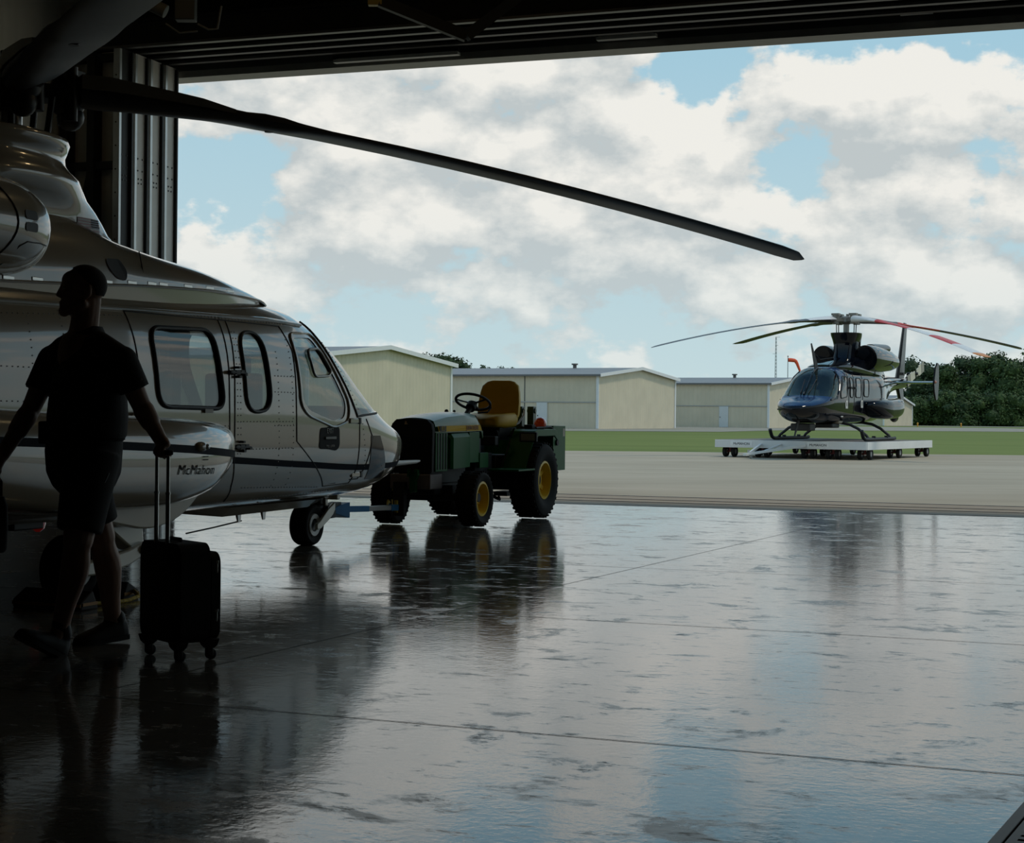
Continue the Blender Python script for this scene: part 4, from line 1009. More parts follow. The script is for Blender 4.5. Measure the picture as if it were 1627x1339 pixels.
# dash, steering
mb = MB(); mb.loft([[V(-0.20, 0.98, 0.62), V(0.20, 0.98, 0.62), V(0.20, 0.82, 0.62), V(-0.20, 0.82, 0.62)], [V(-0.23, 0.98, 1.05), V(0.23, 0.98, 1.05), V(0.20, 0.84, 1.0), V(-0.20, 0.84, 1.0)], [V(-0.20, 0.98, 1.14), V(0.20, 0.98, 1.14), V(0.18, 0.90, 1.10), V(-0.18, 0.90, 1.10)]]); mb.build('dashboard', BLK, TRAC, bevel=0.01)
for x, y in ((0.14, 0.98), (0.05, 0.98)):
    mb = MB(); mb.cyl((x, y, 1.12), (x, y, 1.165), 0.008, n=8); mb.ball((x, y, 1.175), 0.022 if x > 0.1 else 0.015, 12, 8); mb.build('control_knob', BLK, TRAC)
mb = MB(); mb.cyl((0, 0.90, 1.06), (0, 0.62, 1.235), 0.028, n=12); mb.cyl((0, 0.66, 1.21), (0, 0.60, 1.25), 0.055, n=16); mb.build('steering_column', BLK, TRAC)
stc = V(0, 0.59, 1.262); ax = V(0, -0.45, 0.893).normalized(); ux = V(1, 0, 0); uy = ax.cross(ux)
mb = MB(); mb.tube([stc + ax * 0.02 + (ux * math.cos(t) + uy * math.sin(t)) * 0.19 for t in (2 * math.pi * i / 40 for i in range(40))], 0.015, 10, closed=True)
for t in (R(20), R(160), R(270)):
    d = ux * math.cos(t) + uy * math.sin(t); mb.bar(stc - ax * 0.005, stc + ax * 0.018 + d * 0.185, 0.034, 0.014)
mb.cyl(stc - ax * 0.02, stc + ax * 0.012, 0.05, n=20)
mb.build('steering_wheel', BLK, TRAC)
mb = MB(); mb.tube([V(-0.09, 0.66, 1.16), V(-0.18, 0.60, 1.17), V(-0.20, 0.55, 1.22)], 0.010, 8); mb.build('throttle_lever', BLK, TRAC)
# seat
def seat_ring(y, w, z, h): return [V(x * w, y, z + zz * h) for x, zz in ((-1, -0.3), (-0.9, -0.5), (0.9, -0.5), (1, -0.3), (1, 0.3), (0.88, 0.5), (0, 0.42), (-0.88, 0.5), (-1, 0.3))]
mb = MB(); mb.loft([seat_ring(0.37, 0.17, 1.06, 0.08), seat_ring(0.33, 0.21, 1.065, 0.12), seat_ring(0.15, 0.24, 1.075, 0.15), seat_ring(-0.1, 0.245, 1.085, 0.16), seat_ring(-0.22, 0.22, 1.10, 0.16)]); st = mb.build('seat_cushion', YSEAT, TRAC, smooth=60)
def back_ring(z, w, yc, t): return [V(x * w, yc + yy * t, z) for x, yy in ((-1, 0.4), (-0.95, -0.3), (-0.6, -0.5), (0.6, -0.5), (0.95, -0.3), (1, 0.4), (0.85, 0.55), (0.4, 0.3), (0, 0.2), (-0.4, 0.3), (-0.85, 0.55))]
mb = MB(); mb.loft([back_ring(1.06, 0.22, -0.17, 0.12), back_ring(1.15, 0.245, -0.20, 0.13), back_ring(1.28, 0.248, -0.225, 0.12), back_ring(1.40, 0.232, -0.25, 0.11), back_ring(1.47, 0.215, -0.262, 0.10), back_ring(1.515, 0.165, -0.27, 0.08), back_ring(1.53, 0.11, -0.272, 0.05)]); mb.build('seat_back', YSEAT, TRAC, smooth=60)
mb = MB(); mb.loft([[V(x * w, y, z) for x, y in ((-1, 0.28), (1, 0.28), (1, -0.24), (-1, -0.24))] for w, z in ((0.16, 0.86), (0.19, 0.96), (0.20, 1.0))]); mb.build('seat_pan', BLK, TRAC, bevel=0.01)
mb = MB(); mb.tube([V(-0.20, -0.05, 1.02), V(-0.235, -0.20, 1.05), V(-0.26, -0.30, 1.14), V(-0.25, -0.34, 1.20)], 0.012, 8); mb.build('seat_rail', mat('rail_white', (0.5, 0.5, 0.48), 0.4), TRAC)
# fenders with lamp and beacon
for sx in (-1, 1):
    mb = MB(); arc = []
    prof = [(0.44, 0.56), (0.19, 0.86), (0.15, 0.965), (0.06, 0.985), (-0.25, 0.985), (-0.52, 0.985), (-0.60, 0.93)]
    mb.loft([[V(sx * 0.27, y, z), V(sx * 0.56, y, z), V(sx * 0.56, y, z - 0.025), V(sx * 0.27, y, z - 0.025)] for y, z in prof]); 
    mb.prism([(sx * 0.545, y, z) for y, z in ((0.15, 0.965), (0.06, 0.985), (-0.52, 0.985), (-0.60, 0.93), (-0.60, 0.86), (-0.50, 0.91), (0.04, 0.91), (0.12, 0.86))], (sx * 0.02, 0, 0))
    fe = mb.build('fender', GREEN, TRAC, smooth=25, bevel=0.006)
    mb = MB(); mb.prism([(sx * 0.28, 0.44, 0.56), (sx * 0.28, 0.16, 0.9), (sx * 0.28, -0.45, 0.94), (sx * 0.28, -0.45, 0.5), (sx * 0.28, 0.1, 0.35)], (sx * 0.015, 0, 0)); mb.build('fender_inner_wall', BLK, TRAC, smooth=0)
    mb = MB(); mb.box((sx * 0.47, 0.62, 0.555), (0.36, 0.50, 0.02)); mb.build('foot_rest', GREEN, TRAC, bevel=0.004)
    mb = MB(); mb.box((sx * 0.50, 0.18, 0.90), (0.20, 0.05, 0.11)); mb.build('fender_lamp_housing', BLK, TRAC, bevel=0.01)
    mb = MB(); mb.box((sx * 0.50, 0.207, 0.90), (0.16, 0.006, 0.075)); mb.build('headlamp_lens', mat('dull_lens', (0.25, 0.24, 0.20), 0.15, coat=1), TRAC, smooth=0)
mb = MB(); mb.tube([V(-0.50, -0.05, 1.0), V(-0.51, -0.5, 1.01), V(-0.52, -0.58, 0.98), V(-0.52, -0.59, 0.90)], 0.012, 8); mb.build('grab_rail', BLK, TRAC)
mb = MB(); mb.cyl((-0.45, -0.32, 0.985), (-0.45, -0.32, 1.0), 0.05, n=16); be = mb.build('beacon_base', BLK, TRAC)
mb = MB(); mb.lathe([(0.05, 1.0), (0.07, 1.03), (0.072, 1.06), (0.05, 1.10), (0.02, 1.118)], (-0.45, -0.32, 0), (0, 0, 1), 24); mb.build('beacon_lens', mat('orange_lens', (0.45, 0.05, 0.01), 0.15, coat=1.0, emit=0.06), be)
mb = MB(); mb.box((-0.40, -0.12, 1.01), (0.10, 0.12, 0.05)); mb.build('toggle_box', BLK, TRAC, bevel=0.008)
# rear carrier box, roll posts, hitch lift
mb = MB()
for sx in (-1, 1): mb.box((sx * 0.50, -0.80, 0.765), (0.025, 0.42, 0.51))
mb.box((0, -1.0, 0.765), (1.02, 0.025, 0.51)); mb.box((0, -0.60, 0.70), (1.02, 0.025, 0.40)); mb.box((0, -0.80, 0.52), (1.02, 0.42, 0.025))
cb_ = mb.build('rear_box', GREEN, TRAC, bevel=0.004)
mb = MB(); mb.poly([V(-0.5135, -0.92, 0.90), V(-0.5135, -0.99, 0.90), V(-0.5135, -0.99, 0.99), V(-0.5135, -0.92, 0.99)]); mb.build('warning_label', mat('label_tan', (0.42, 0.36, 0.26), 0.5), cb_, smooth=0)
mb = MB(); mb.cyl((-0.51, -0.70, 0.83), (-0.53, -0.70, 0.83), 0.035, n=14); mb.build('filler_cap', BLK, cb_)
for x in (-0.14, -0.28):
    mb = MB(); mb.box((x, -0.50, 0.98), (0.075, 0.10, 0.52)); mb.cyl((x - 0.05, -0.50, 1.19), (x + 0.05, -0.50, 1.19), 0.03, n=12); mb.build('lift_post', mat('dark_green', (0.012, 0.05, 0.022), 0.4), TRAC, bevel=0.006)
mb = MB(); mb.tube([V(-0.05, -0.36, 1.2), V(-0.10, -0.42, 1.1), V(-0.2, -0.40, 1.0), V(-0.30, -0.35, 0.98)], 0.016, 8); mb.tube([V(-0.22, 0.1, 0.9), V(-0.30, 0.2, 0.92), V(-0.34, 0.2, 1.0)], 0.012, 8); mb.tube([V(-0.2, 0.35, 0.8), V(-0.25, 0.45, 0.9), V(-0.24, 0.47, 0.97)], 0.012, 8); mb.build('levers_and_hoses', BLK, TRAC)
mb = MB(); mb.box((0.30, 0.10, 0.90), (0.10, 0.2, 0.16)); mb.box((-0.12, 0.55, 0.86), (0.30, 0.10, 0.10)); mb.build('control_boxes', BLK, TRAC, bevel=0.01)
mb = MB(); mb.box((-0.10, -0.15, 0.26), (0.16, 0.30, 0.05)); mb.tube([V(-0.3, 0.55, 0.25), V(-0.25, 0.4, 0.22), V(-0.15, 0.35, 0.25)], 0.018, 8); mb.build('drawbar', BLK, TRAC)

# ------------------------------------------------------------------ blue tow bar between nose wheel and tractor
def heli_w(x, y, z): return Matrix.Translation((-1.7675, 14.1597, 0)) @ Matrix.Rotation(-R(22), 4, 'Z') @ V(x, y, z)
def trac_w(x, y, z): return Matrix.Translation((-0.217, 18.33, 0)) @ Matrix.Rotation(TR_RZ, 4, 'Z') @ V(x, y, z)
A = heli_w(0.0, 0.30, 0.285); B = trac_w(0.10, 2.29, 0.215)
TB = thing('tow_bar', 'blue and grey tow bar linking the helicopter nose wheel to the tractor', 'tow bar', (A.x, A.y, 0), math.atan2(B.y - A.y, B.x - A.x))
Lb = math.hypot(B.x - A.x, B.y - A.y); za, zb_ = A.z, B.z
def tb(t, z=0.0, w=0.0): return V(Lb * t, w, za + (zb_ - za) * t + z)
BLUE = mat('tow_blue', (0.025, 0.17, 0.38), 0.5, var=0.08, spec=0.15)
mb = MB(); mb.bar(tb(-0.02, 0.02), tb(0.16, 0.05), 0.10, 0.05); mb.box(tb(0.02, -0.03), (0.12, 0.16, 0.07)); mb.build('fork_head', BLK, TB, bevel=0.006)
mb = MB(); mb.loft([[tb(t, h * j, w * i) for i, j in ((-1, -1), (1, -1), (1, 1), (-1, 1))] for t, w, h in ((0.06, 0.04, 0.02), (0.20, 0.09, 0.07), (0.215, 0.09, 0.07))]); mb.build('yoke', BLUE, TB, bevel=0.004)
mb = MB(); mb.bar(tb(0.21, 0.005), tb(0.56), 0.06, 0.055); mb.build('outer_tube', BLUE, TB, bevel=0.004)
mb = MB(); mb.bar(tb(0.55), tb(0.92), 0.055, 0.048); mb.build('inner_tube', mat('bar_grey', (0.25, 0.25, 0.24), 0.4, 0.5), TB, bevel=0.004)
mb = MB(); mb.bar(tb(0.88), tb(0.985), 0.065, 0.06); mb.build('end_sleeve', BLUE, TB, bevel=0.004)
mb = MB(); mb.cyl(tb(0.99, -0.05), tb(0.99, 0.07), 0.02, n=12); mb.tube([tb(0.86, 0.03), tb(0.87, 0.07), tb(0.89, 0.05)], 0.012, 8); mb.build('hitch_pin', mat('pin_yellow', (0.55, 0.42, 0.03), 0.4), TB)
# ------------------------------------------------------------------ man walking with a suitcase
def PX(x, y, Y):
    """point on the vertical plane at depth Y seen in direction (x, y) of the photograph's frame"""
    u, v = (x - IMG_W / 2), (IMG_H / 2 - y); c, s = math.cos(ROLL), math.sin(ROLL)
    a, b = u * c - v * s, u * s + v * c; cp, sp = math.cos(PITCH), math.sin(PITCH)
    d = V(a / F_PX, cp - b / F_PX * sp, sp + b / F_PX * cp); return V(0, 0, CAM_H) + d * (Y / d.y)
PB = V(-2.06, 7.80, 0)
MAN = thing('person', 'person in dark polo shirt and black shorts walking left, pulling a black suitcase', 'person', PB)
LFT = V(0.66, -0.75, 0).normalized(); FWD = V(-0.75, -0.66, 0).normalized()
HF = V(-0.955, -0.30, 0).normalized(); HL = V(0.30, -0.955, 0).normalized(); UP = V(0, 0, 1)
HM = Matrix((HF, HL, UP)).transposed()   # columns: forward, left, up
SKIN = mat('skin', (0.40, 0.235, 0.165), 0.5, var=0.05, scale=20)
def remesh(o, voxel, smooth_it=4):
    m = o.modifiers.new('remesh', 'REMESH'); m.mode = 'VOXEL'; m.voxel_size = voxel; m.adaptivity = 0.0
    s = o.modifiers.new('smooth', 'SMOOTH'); s.iterations = smooth_it; s.factor = 0.5
    bake(o)
    for p in o.data.polygons: p.use_smooth = True
    return o
W = lambda p: p - PB
HC = W(PX(131, 461, 7.74))                      # head centre
def hd(f, l, u): return HC + HF * f + HL * l + UP * u
SHL, SHR = W(PX(194, 574, 7.62)), W(PX(84, 572, 7.93))
ELL, ELR = W(PX(226, 647, 7.66)), W(PX(48, 652, 7.86))
WRL, WRR = W(PX(254, 697, 7.64)), W(PX(4, 722, 7.70))
HPL, HPR = W(PX(146, 725, 7.72)), W(PX(122, 725, 7.90))
KNL, KNR = W(PX(124, 858, 7.64)), W(PX(160, 852, 7.98))
ANL, ANR = W(PX(97, 992, 7.67)), W(PX(180, 985, 8.14))
mb = MB()
# head
mb.ball(hd(-0.012, 0, 0.025), (0.098, 0.076, 0.092), 24, 16, rot=HM)
mb.ball(hd(0.030, 0, -0.005), (0.068, 0.066, 0.085), 20, 14, rot=HM)
mb.ball(hd(0.045, 0, -0.065), (0.052, 0.054, 0.055), 20, 12, rot=HM)
mb.ball(hd(0.082, 0, -0.102), (0.028, 0.033, 0.026), 14, 10, rot=HM)           # chin
mb.capsule(hd(0.00, 0.050, -0.068), hd(0.072, 0.018, -0.098), 0.026, 0.022); mb.capsule(hd(0.00, -0.050, -0.068), hd(0.072, -0.018, -0.098), 0.026, 0.022)
mb.ball(hd(0.040, 0, 0.045), (0.056, 0.062, 0.048), 18, 12, rot=HM)
mb.capsule(hd(0.090, 0.0, 0.018), hd(0.108, 0, -0.024), 0.011, 0.013)          # nose
mb.ball(hd(0.100, 0.010, -0.030), 0.010, 10, 8); mb.ball(hd(0.100, -0.010, -0.030), 0.010, 10, 8)
for s in (-1, 1):
    mb.capsule(hd(0.088, 0.010 * s, 0.026), hd(0.070, 0.046 * s, 0.026), 0.012, 0.012)   # brow
    mb.ball(hd(0.070, 0.040 * s, -0.020), (0.024, 0.022, 0.020), 12, 8, rot=HM)           # cheekbone
    mb.ball(hd(-0.018, 0.078 * s, -0.012), (0.022, 0.010, 0.033), 14, 10, rot=HM)         # ear
    mb.ball(hd(-0.026, 0.083 * s, 0.004), (0.014, 0.009, 0.018), 12, 8, rot=HM)
    mb.ball(hd(-0.010, 0.079 * s, -0.040), (0.010, 0.008, 0.010), 10, 8, rot=HM)
mb.capsule(hd(0.097, -0.016, -0.060), hd(0.097, 0.016, -0.060), 0.009, 0.009); mb.capsule(hd(0.095, -0.014, -0.074), hd(0.095, 0.014, -0.074), 0.010, 0.010)   # lips
mb.capsule(hd(-0.020, 0, -0.055), W(PX(130, 532, 7.77)), 0.057, 0.064)         # neck
mb.capsule(hd(-0.045, 0, -0.045), W(PX(137, 532, 7.78)), 0.042, 0.056)
# trunk under the clothes
mb.capsule(W(PX(136, 560, 7.78)), W(PX(134, 700, 7.80)), 0.13, 0.13)
mb.capsule(SHL, SHR, 0.062, 0.062)
mb.capsule(HPL, HPR, 0.10, 0.10)
# arms
for sh, el, wr in ((SHL, ELL, WRL), (SHR, ELR, WRR)):
    mb.capsule(sh, el, 0.060, 0.045); mb.capsule(el, wr, 0.047, 0.033)
    mb.capsule(el.lerp(wr, 0.12), el.lerp(wr, 0.45), 0.051, 0.047)
# legs
for hp_, kn, an in ((HPL, KNL, ANL), (HPR, KNR, ANR)):
    mb.capsule(hp_, kn, 0.095, 0.070); mb.capsule(kn.lerp(an, 0.7), an, 0.048, 0.042)
    d = (an - kn); back = -FWD
    ch = [(0.0, 0.0, 0.063), (0.12, 0.004, 0.062), (0.25, 0.012, 0.066), (0.38, 0.014, 0.066), (0.55, 0.010, 0.058), (0.72, 0.004, 0.049), (0.9, 0.0, 0.043)]
    for (t0, o0, q0), (t1, o1, q1) in zip(ch[:-1], ch[1:]): mb.capsule(kn + d * t0 + back * o0, kn + d * t1 + back * o1, q0, q1)
    mb.ball(kn + FWD * 0.012, 0.056)
    mb.ball(an + LFT * 0.02, 0.026); mb.ball(an - LFT * 0.02, 0.026)
# left hand closed round the suitcase grip
GD = V(0.64, -0.77, 0).normalized()             # along the grip
GY = V(-0.77, -0.64, 0).normalized()            # towards the man's walking side
GC = V(-1.623, 7.62, 0.965) - PB
KB = GC + UP * 0.030
mb.capsule(WRL, KB + UP * 0.012, 0.029, 0.030)
mb.ball(KB + UP * 0.006, (0.046, 0.030, 0.026), 16, 10, rot=Matrix((GD, GY, UP)).transposed())
for i, (off, ln) in enumerate(((-0.033, 0.9), (-0.011, 1.0), (0.011, 0.97), (0.033, 0.82))):
    r0 = 0.025
    pts = [GC + GD * off + (GY * math.cos(a) + UP * math.sin(a)) * r0 * (1 if k else 1.15) for k, a in enumerate((R(70), R(20), R(-40), R(-110), R(-110 - 45 * ln)))]
    for a, b in zip(pts[:-1], pts[1:]): mb.capsule(a, b, 0.0095, 0.009)
tp = [KB - GD * 0.040 + UP * 0.004 - GY * 0.012, GC - GD * 0.050 - GY * 0.026 + UP * 0.012, GC - GD * 0.030 - GY * 0.024 - UP * 0.016, GC - GD * 0.008 - GY * 0.012 - UP * 0.027]
for a, b in zip(tp[:-1], tp[1:]): mb.capsule(a, b, 0.012, 0.0105)
# right hand closed round the bag strap
HR = WRR + (WRR - ELR).normalized() * 0.075; hdn = (WRR - ELR).normalized()
sd = LFT; fw = hdn.cross(sd).normalized()
mb.capsule(WRR, HR, 0.029, 0.032)
for off, ln in ((-0.033, 0.9), (-0.011, 1.0), (0.011, 0.97), (0.033, 0.82)):
    q = HR + fw * off; p1 = q + hdn * 0.045; p2 = p1 + hdn * 0.020 * ln + sd * 0.028; p3 = p2 - hdn * 0.018 + sd * 0.018
    for a, b in ((q, p1), (p1, p2), (p2, p3)): mb.capsule(a, b, 0.0105, 0.009)
mb.capsule(WRR + hdn * 0.03 + fw * 0.02, HR + fw * 0.05 + sd * 0.02, 0.014, 0.012); mb.capsule(HR + fw * 0.05 + sd * 0.02, HR + fw * 0.045 + sd * 0.04 + hdn * 0.03, 0.012, 0.010)
# ankles into the shoes
HEELL, TOEL = W(PX(93, 1035, 7.68)), W(PX(48, 1012, 7.55)); HEELR, TOER = W(PX(191, 1006, 8.16)), W(PX(124, 1018, 8.00))
mb.capsule(ANL, HEELL.lerp(TOEL, 0.2) + UP * 0.03, 0.036, 0.034); mb.capsule(ANR, HEELR.lerp(TOER, 0.2) + UP * 0.03, 0.036, 0.034)
body = remesh(mb.build('body', SKIN, MAN, recalc=True), 0.0058, 3)
for s in (-1, 1):
    mb = MB(); mb.ball(hd(0.078, 0.029 * s, 0.006), 0.0115, 12, 10); mb.build('eye', mat('eye_white', (0.5, 0.48, 0.45), 0.2), MAN)
# short hair over crown and nape
mb = MB(); n, m = 110, 56; rows = []
for j in range(m + 1):
    t = -0.55 + (math.pi / 2 + 0.55) * j / m; row = []
    for i in range(n):
        a = 2 * math.pi * i / n
        row.append(V(0.0985 * math.cos(t) * math.cos(a), 0.0765 * math.cos(t) * math.sin(a), 0.0925 * math.sin(t)))
    rows.append(row)
def keep(p):
    lim = interp([(-0.11, -0.055), (-0.05, -0.052), (-0.035, -0.015), (-0.012, 0.004), (0.015, 0.028), (0.045, 0.064), (0.06, 0.078), (0.11, 0.085)], p.x)[0]
    return p.z > lim
vt = [[mb.bm.verts.new(hd(-0.012, 0, 0.025) + HM @ p) for p in r] for r in rows]
for j in range(m):
    for i in range(n):
        k = (i + 1) % n; q = [rows[j][i], rows[j][k], rows[j + 1][k], rows[j + 1][i]]
        if all(keep(p) for p in q): mb.face([vt[j][i], vt[j][k], vt[j + 1][k], vt[j + 1][i]])
for v_ in [v for v in mb.bm.verts if not v.link_faces]: mb.bm.verts.remove(v_)
hair = mb.build('hair', mat('dark_hair', (0.022, 0.016, 0.012), 0.8, bump=0.6, bscale=400), MAN)
so_ = hair.modifiers.new('thickness', 'SOLIDIFY'); so_.thickness = 0.004; so_.offset = 1
# polo shirt
def oval(c, a, b, n=32, lift=0.0):
    return [c + LFT * a * math.cos(2 * math.pi * i / n) + FWD * b * math.sin(2 * math.pi * i / n) + UP * (lift * abs(math.cos(2 * math.pi * i / n))) for i in range(n)]
SHIRT = mat('navy_polo', (0.010, 0.011, 0.014), 0.85, var=0.1, bump=0.3, bscale=300)
mb = MB()
mb.loft([oval(W(PX(x, y, Y)), a, b) for x, y, Y, a, b in ((137, 701, 7.79, 0.195, 0.165), (138, 690, 7.79, 0.212, 0.180), (139, 660, 7.79, 0.218, 0.182), (140, 630, 7.79, 0.215, 0.172), (140, 600, 7.785, 0.212, 0.155), (139, 578, 7.78, 0.200, 0.135), (138, 560, 7.78, 0.170, 0.112), (137, 548, 7.78, 0.130, 0.095), (136, 534, 7.775, 0.086, 0.083))])
for q, sh in ((W(PX(158, 542, 7.72)), SHL), (W(PX(112, 543, 7.84)), SHR)): mb.capsule(q, sh, 0.050, 0.070); mb.capsule(q - UP * 0.03 + FWD * 0.03, sh - UP * 0.01, 0.06, 0.07); mb.capsule(q - UP * 0.03 - FWD * 0.03, sh - UP * 0.01, 0.06, 0.07)
for sh, el, w0 in ((SHL, ELL, 0.074), (SHR, ELR, 0.074)):
    mb.cyl(sh.lerp(el, 0.0), sh.lerp(el, 0.62), w0, 0.072, n=24); mb.ball(sh, 0.074, 18, 12); mb.capsule(sh - UP * 0.02, sh.lerp(W(PX(138, 600, 7.78)), 0.5), 0.065, 0.08)
shirt = remesh(mb.build('polo_shirt', SHIRT, MAN), 0.008, 5)
# collar: two-leaf band with an open front
mb = MB(); rows = []
for k in range(25):
    t = R(25) + (2 * math.pi - R(50)) * k / 24   # starts and ends at the throat
    d = FWD * math.cos(t) + LFT * math.sin(t); c0 = W(PX(134, 530, 7.775)); drop = 0.030 * max(0, math.cos(t)) 
    rows.append([c0 + d * 0.074 + UP * (0.030 - drop * 1.3), c0 + d * 0.084 + UP * (0.034 - drop * 1.3), c0 + d * 0.108 + UP * (-0.018 - drop * 1.6), c0 + d * 0.098 + UP * (-0.022 - drop * 1.6)])
mb.loft(rows); mb.build('collar', SHIRT, MAN, smooth=50)
LOGO = mat('shirt_thread_grey', (0.10, 0.10, 0.10), 0.8)
bv = BVHTree.FromPolygons([v.co for v in shirt.data.vertices], [p.vertices for p in shirt.data.polygons])
def onto(o, off, dirn):
    for v_ in o.data.vertices:
        h = bv.ray_cast(v_.co - dirn * 0.6, dirn, 1.2)
        if h[0] is not None: v_.co = h[0] - dirn * off
cl = W(PX(141, 564, 7.62)); vx, vz = V(1, 0.03, 0).normalized(), V(0, 0, 1)
lg = lettering('chest_logo', 'McMAHON', 0.022, LOGO, MAN, frame_matrix(cl, vx, vz), 0.0, shear=0.2); onto(lg, 0.003, V(0.0, 1, 0))
mb = MB(); mb.prism([cl + V(x, 0, z) for x, z in ((-0.035, 0.014), (0.0, 0.02), (0.03, 0.026), (0.04, 0.020), (0.0, 0.0165), (-0.035, 0.012))], (0, 0.001, 0)); lw = mb.build('chest_logo_wing', LOGO, MAN, smooth=0); onto(lw, 0.003, V(0, 1, 0))
cs = W(PX(220, 602, 7.5))
mb = MB(); mb.poly([cs + V(x, 0, z) for x, z in ((-0.011, -0.001), (-0.009, -0.006), (-0.004, -0.007), (0.013, 0.008), (-0.003, -0.001), (-0.007, -0.002), (-0.009, 0.003))]); sw = mb.build('sleeve_tick_mark', mat('thread_white', (0.4, 0.4, 0.4), 0.7), MAN, smooth=0); onto(sw, 0.004, V(0, 1, 0))
# shorts, belt, holster
SHORT = mat('black_shorts', (0.010, 0.010, 0.011), 0.85, var=0.1, bump=0.3, bscale=250)
mb = MB()
mb.loft([oval(W(PX(x, y, Y)), a, b) for x, y, Y, a, b in ((133, 790, 7.80, 0.10, 0.09), (133, 772, 7.80, 0.165, 0.14), (133, 750, 7.80, 0.198, 0.168), (133, 715, 7.80, 0.205, 0.175), (135, 697, 7.795, 0.202, 0.170), (136, 686, 7.79, 0.195, 0.165))])
mb.cyl(HPL.lerp(KNL, -0.05), HPL.lerp(KNL, 0.90) , 0.135, 0.106, n=24); mb.cyl(HPR.lerp(KNR, -0.05), HPR.lerp(KNR, 0.84), 0.135, 0.104, n=24)
remesh(mb.build('shorts', SHORT, MAN), 0.008, 12)
mb = MB(); mb.loft([oval(W(PX(136, y, 7.79)), a, b) for y, a, b in ((698, 0.209, 0.176), (690, 0.209, 0.176))]); mb.build('belt', mat('belt_black', (0.008, 0.008, 0.008), 0.85, spec=0.1), MAN)
mb = MB(); mb.box(W(PX(72, 687, 7.86)), (0.06, 0.05, 0.11)); mb.build('phone_holster', mat('holster_black', (0.012, 0.012, 0.012), 0.5), MAN, bevel=0.01)
mb = MB(); mb.tube([W(PX(173, 751, 7.60)), W(PX(169, 760, 7.6)), W(PX(166, 766, 7.6))], 0.004, 6); mb.build('pocket_zip', mat('zip_grey', (0.18, 0.18, 0.18), 0.4, 0.5), MAN)
# shoes with socks
SHOE = mat('black_shoe', (0.012, 0.013, 0.014), 0.6, var=0.1); SOLE = mat('shoe_sole', (0.028, 0.030, 0.032), 0.7)
for heel, toe, an in ((HEELL, TOEL, ANL), (HEELR, TOER, ANR)):
    d = (toe - heel).normalized(); up = (UP - d * d.z).normalized(); sd_ = d.cross(up)
    def fp_(t, w, h): return heel + d * t + sd_ * w + up * h
    L_ = 0.285
    mb = MB(); rr = []
    for t, w, h in ((-0.040, 0.018, 0.05), (-0.030, 0.032, 0.085), (0.0, 0.040, 0.105), (0.05, 0.042, 0.100), (0.09, 0.043, 0.078), (0.14, 0.047, 0.060), (0.19, 0.048, 0.048), (0.23, 0.040, 0.038), (0.25, 0.022, 0.025)):
        rr.append([fp_(t, w * x, -0.012 + h * z) for x, z in ((-1, 0), (-1.02, 0.35), (-0.85, 0.72), (-0.4, 1.0), (0.4, 1.0), (0.85, 0.72), (1.02, 0.35), (1, 0))])
    mb.loft(rr); mb.capsule(fp_(0.015, 0, 0.08), an + (an - fp_(0.015, 0, 0.08)).normalized() * 0.005, 0.044, 0.043)
    sh_ = remesh(mb.build('shoe', SHOE, MAN), 0.006, 3)
    mb = MB(); mb.loft([[fp_(t, w * x, z) for x, z in ((-1, -0.030), (-1.05, -0.008), (1.05, -0.008), (1, -0.030))] for t, w in ((-0.042, 0.022), (-0.03, 0.036), (0.03, 0.042), (0.09, 0.040), (0.15, 0.047), (0.20, 0.048), (0.235, 0.038), (0.255, 0.018))]); mb.build('shoe_sole', SOLE, sh_, smooth=40)

# ------------------------------------------------------------------ suitcase
SUIT = thing('suitcase', 'black spinner suitcase with raised steel handle held by the walking person', 'suitcase', (-1.55, 7.68, 0), math.atan2(-0.77, 0.64))
CASE = mat('black_nylon', (0.010, 0.010, 0.010), 0.75, var=0.1, bump=0.25, bscale=500)
def rbox(x0, x1, y0, y1, z0, z1, r, k=6):
    mb = MB(); w, h = x1 - x0, z1 - z0; out = []
    for cx, cz, a0 in ((x1 - r, z1 - r, 0), (x0 + r, z1 - r, 90), (x0 + r, z0 + r, 180), (x1 - r, z0 + r, 270)):
        for i in range(k + 1):
            a = R(a0 + 90 * i / k); out.append((cx + r * math.cos(a), cz + r * math.sin(a)))
    cxm, czm = (x0 + x1) / 2, (z0 + z1) / 2
    ins = 0.02
    mb.loft([[V(lerp(cxm, x, s), y, lerp(czm, z, s)) for x, z in out] for y, s in ((y0, 1 - ins / w * 2), (y0 + 0.012, 1), (y1 - 0.012, 1), (y1, 1 - ins / w * 2))])
    return mb
rbox(-0.197, 0.197, -0.115, 0.06, 0.085, 0.545, 0.05).build('case_body', CASE, SUIT, smooth=40)
rbox(-0.178, 0.178, 0.055, 0.125, 0.095, 0.50, 0.05).build('front_pocket', CASE, SUIT, smooth=40)
mb = MB(); mb.tube([V(0.150 * s, 0.126, z) for s, z in ((1, 0.42), (1, 0.2))] , 0.004, 6); mb.build('pocket_zip', mat('zip_metal', (0.35, 0.34, 0.32), 0.35, 0.8), SUIT)
for z in (0.455, 0.23): 
    mb = MB(); mb.box((0.184, 0.09, z), (0.008, 0.018, 0.014)); mb.box((0.186, 0.09, z - 0.028), (0.004, 0.010, 0.045)); mb.build('zip_pull', MATS['zip_metal'], SUIT, bevel=0.002)
mb = MB(); mb.tube([V(0.10, 0.126, 0.37), V(0.10, 0.143, 0.34), V(0.10, 0.146, 0.22), V(0.10, 0.126, 0.17)], 0.006, 8); mb.build('side_handle', mat('handle_grey', (0.2, 0.2, 0.2), 0.4), SUIT)
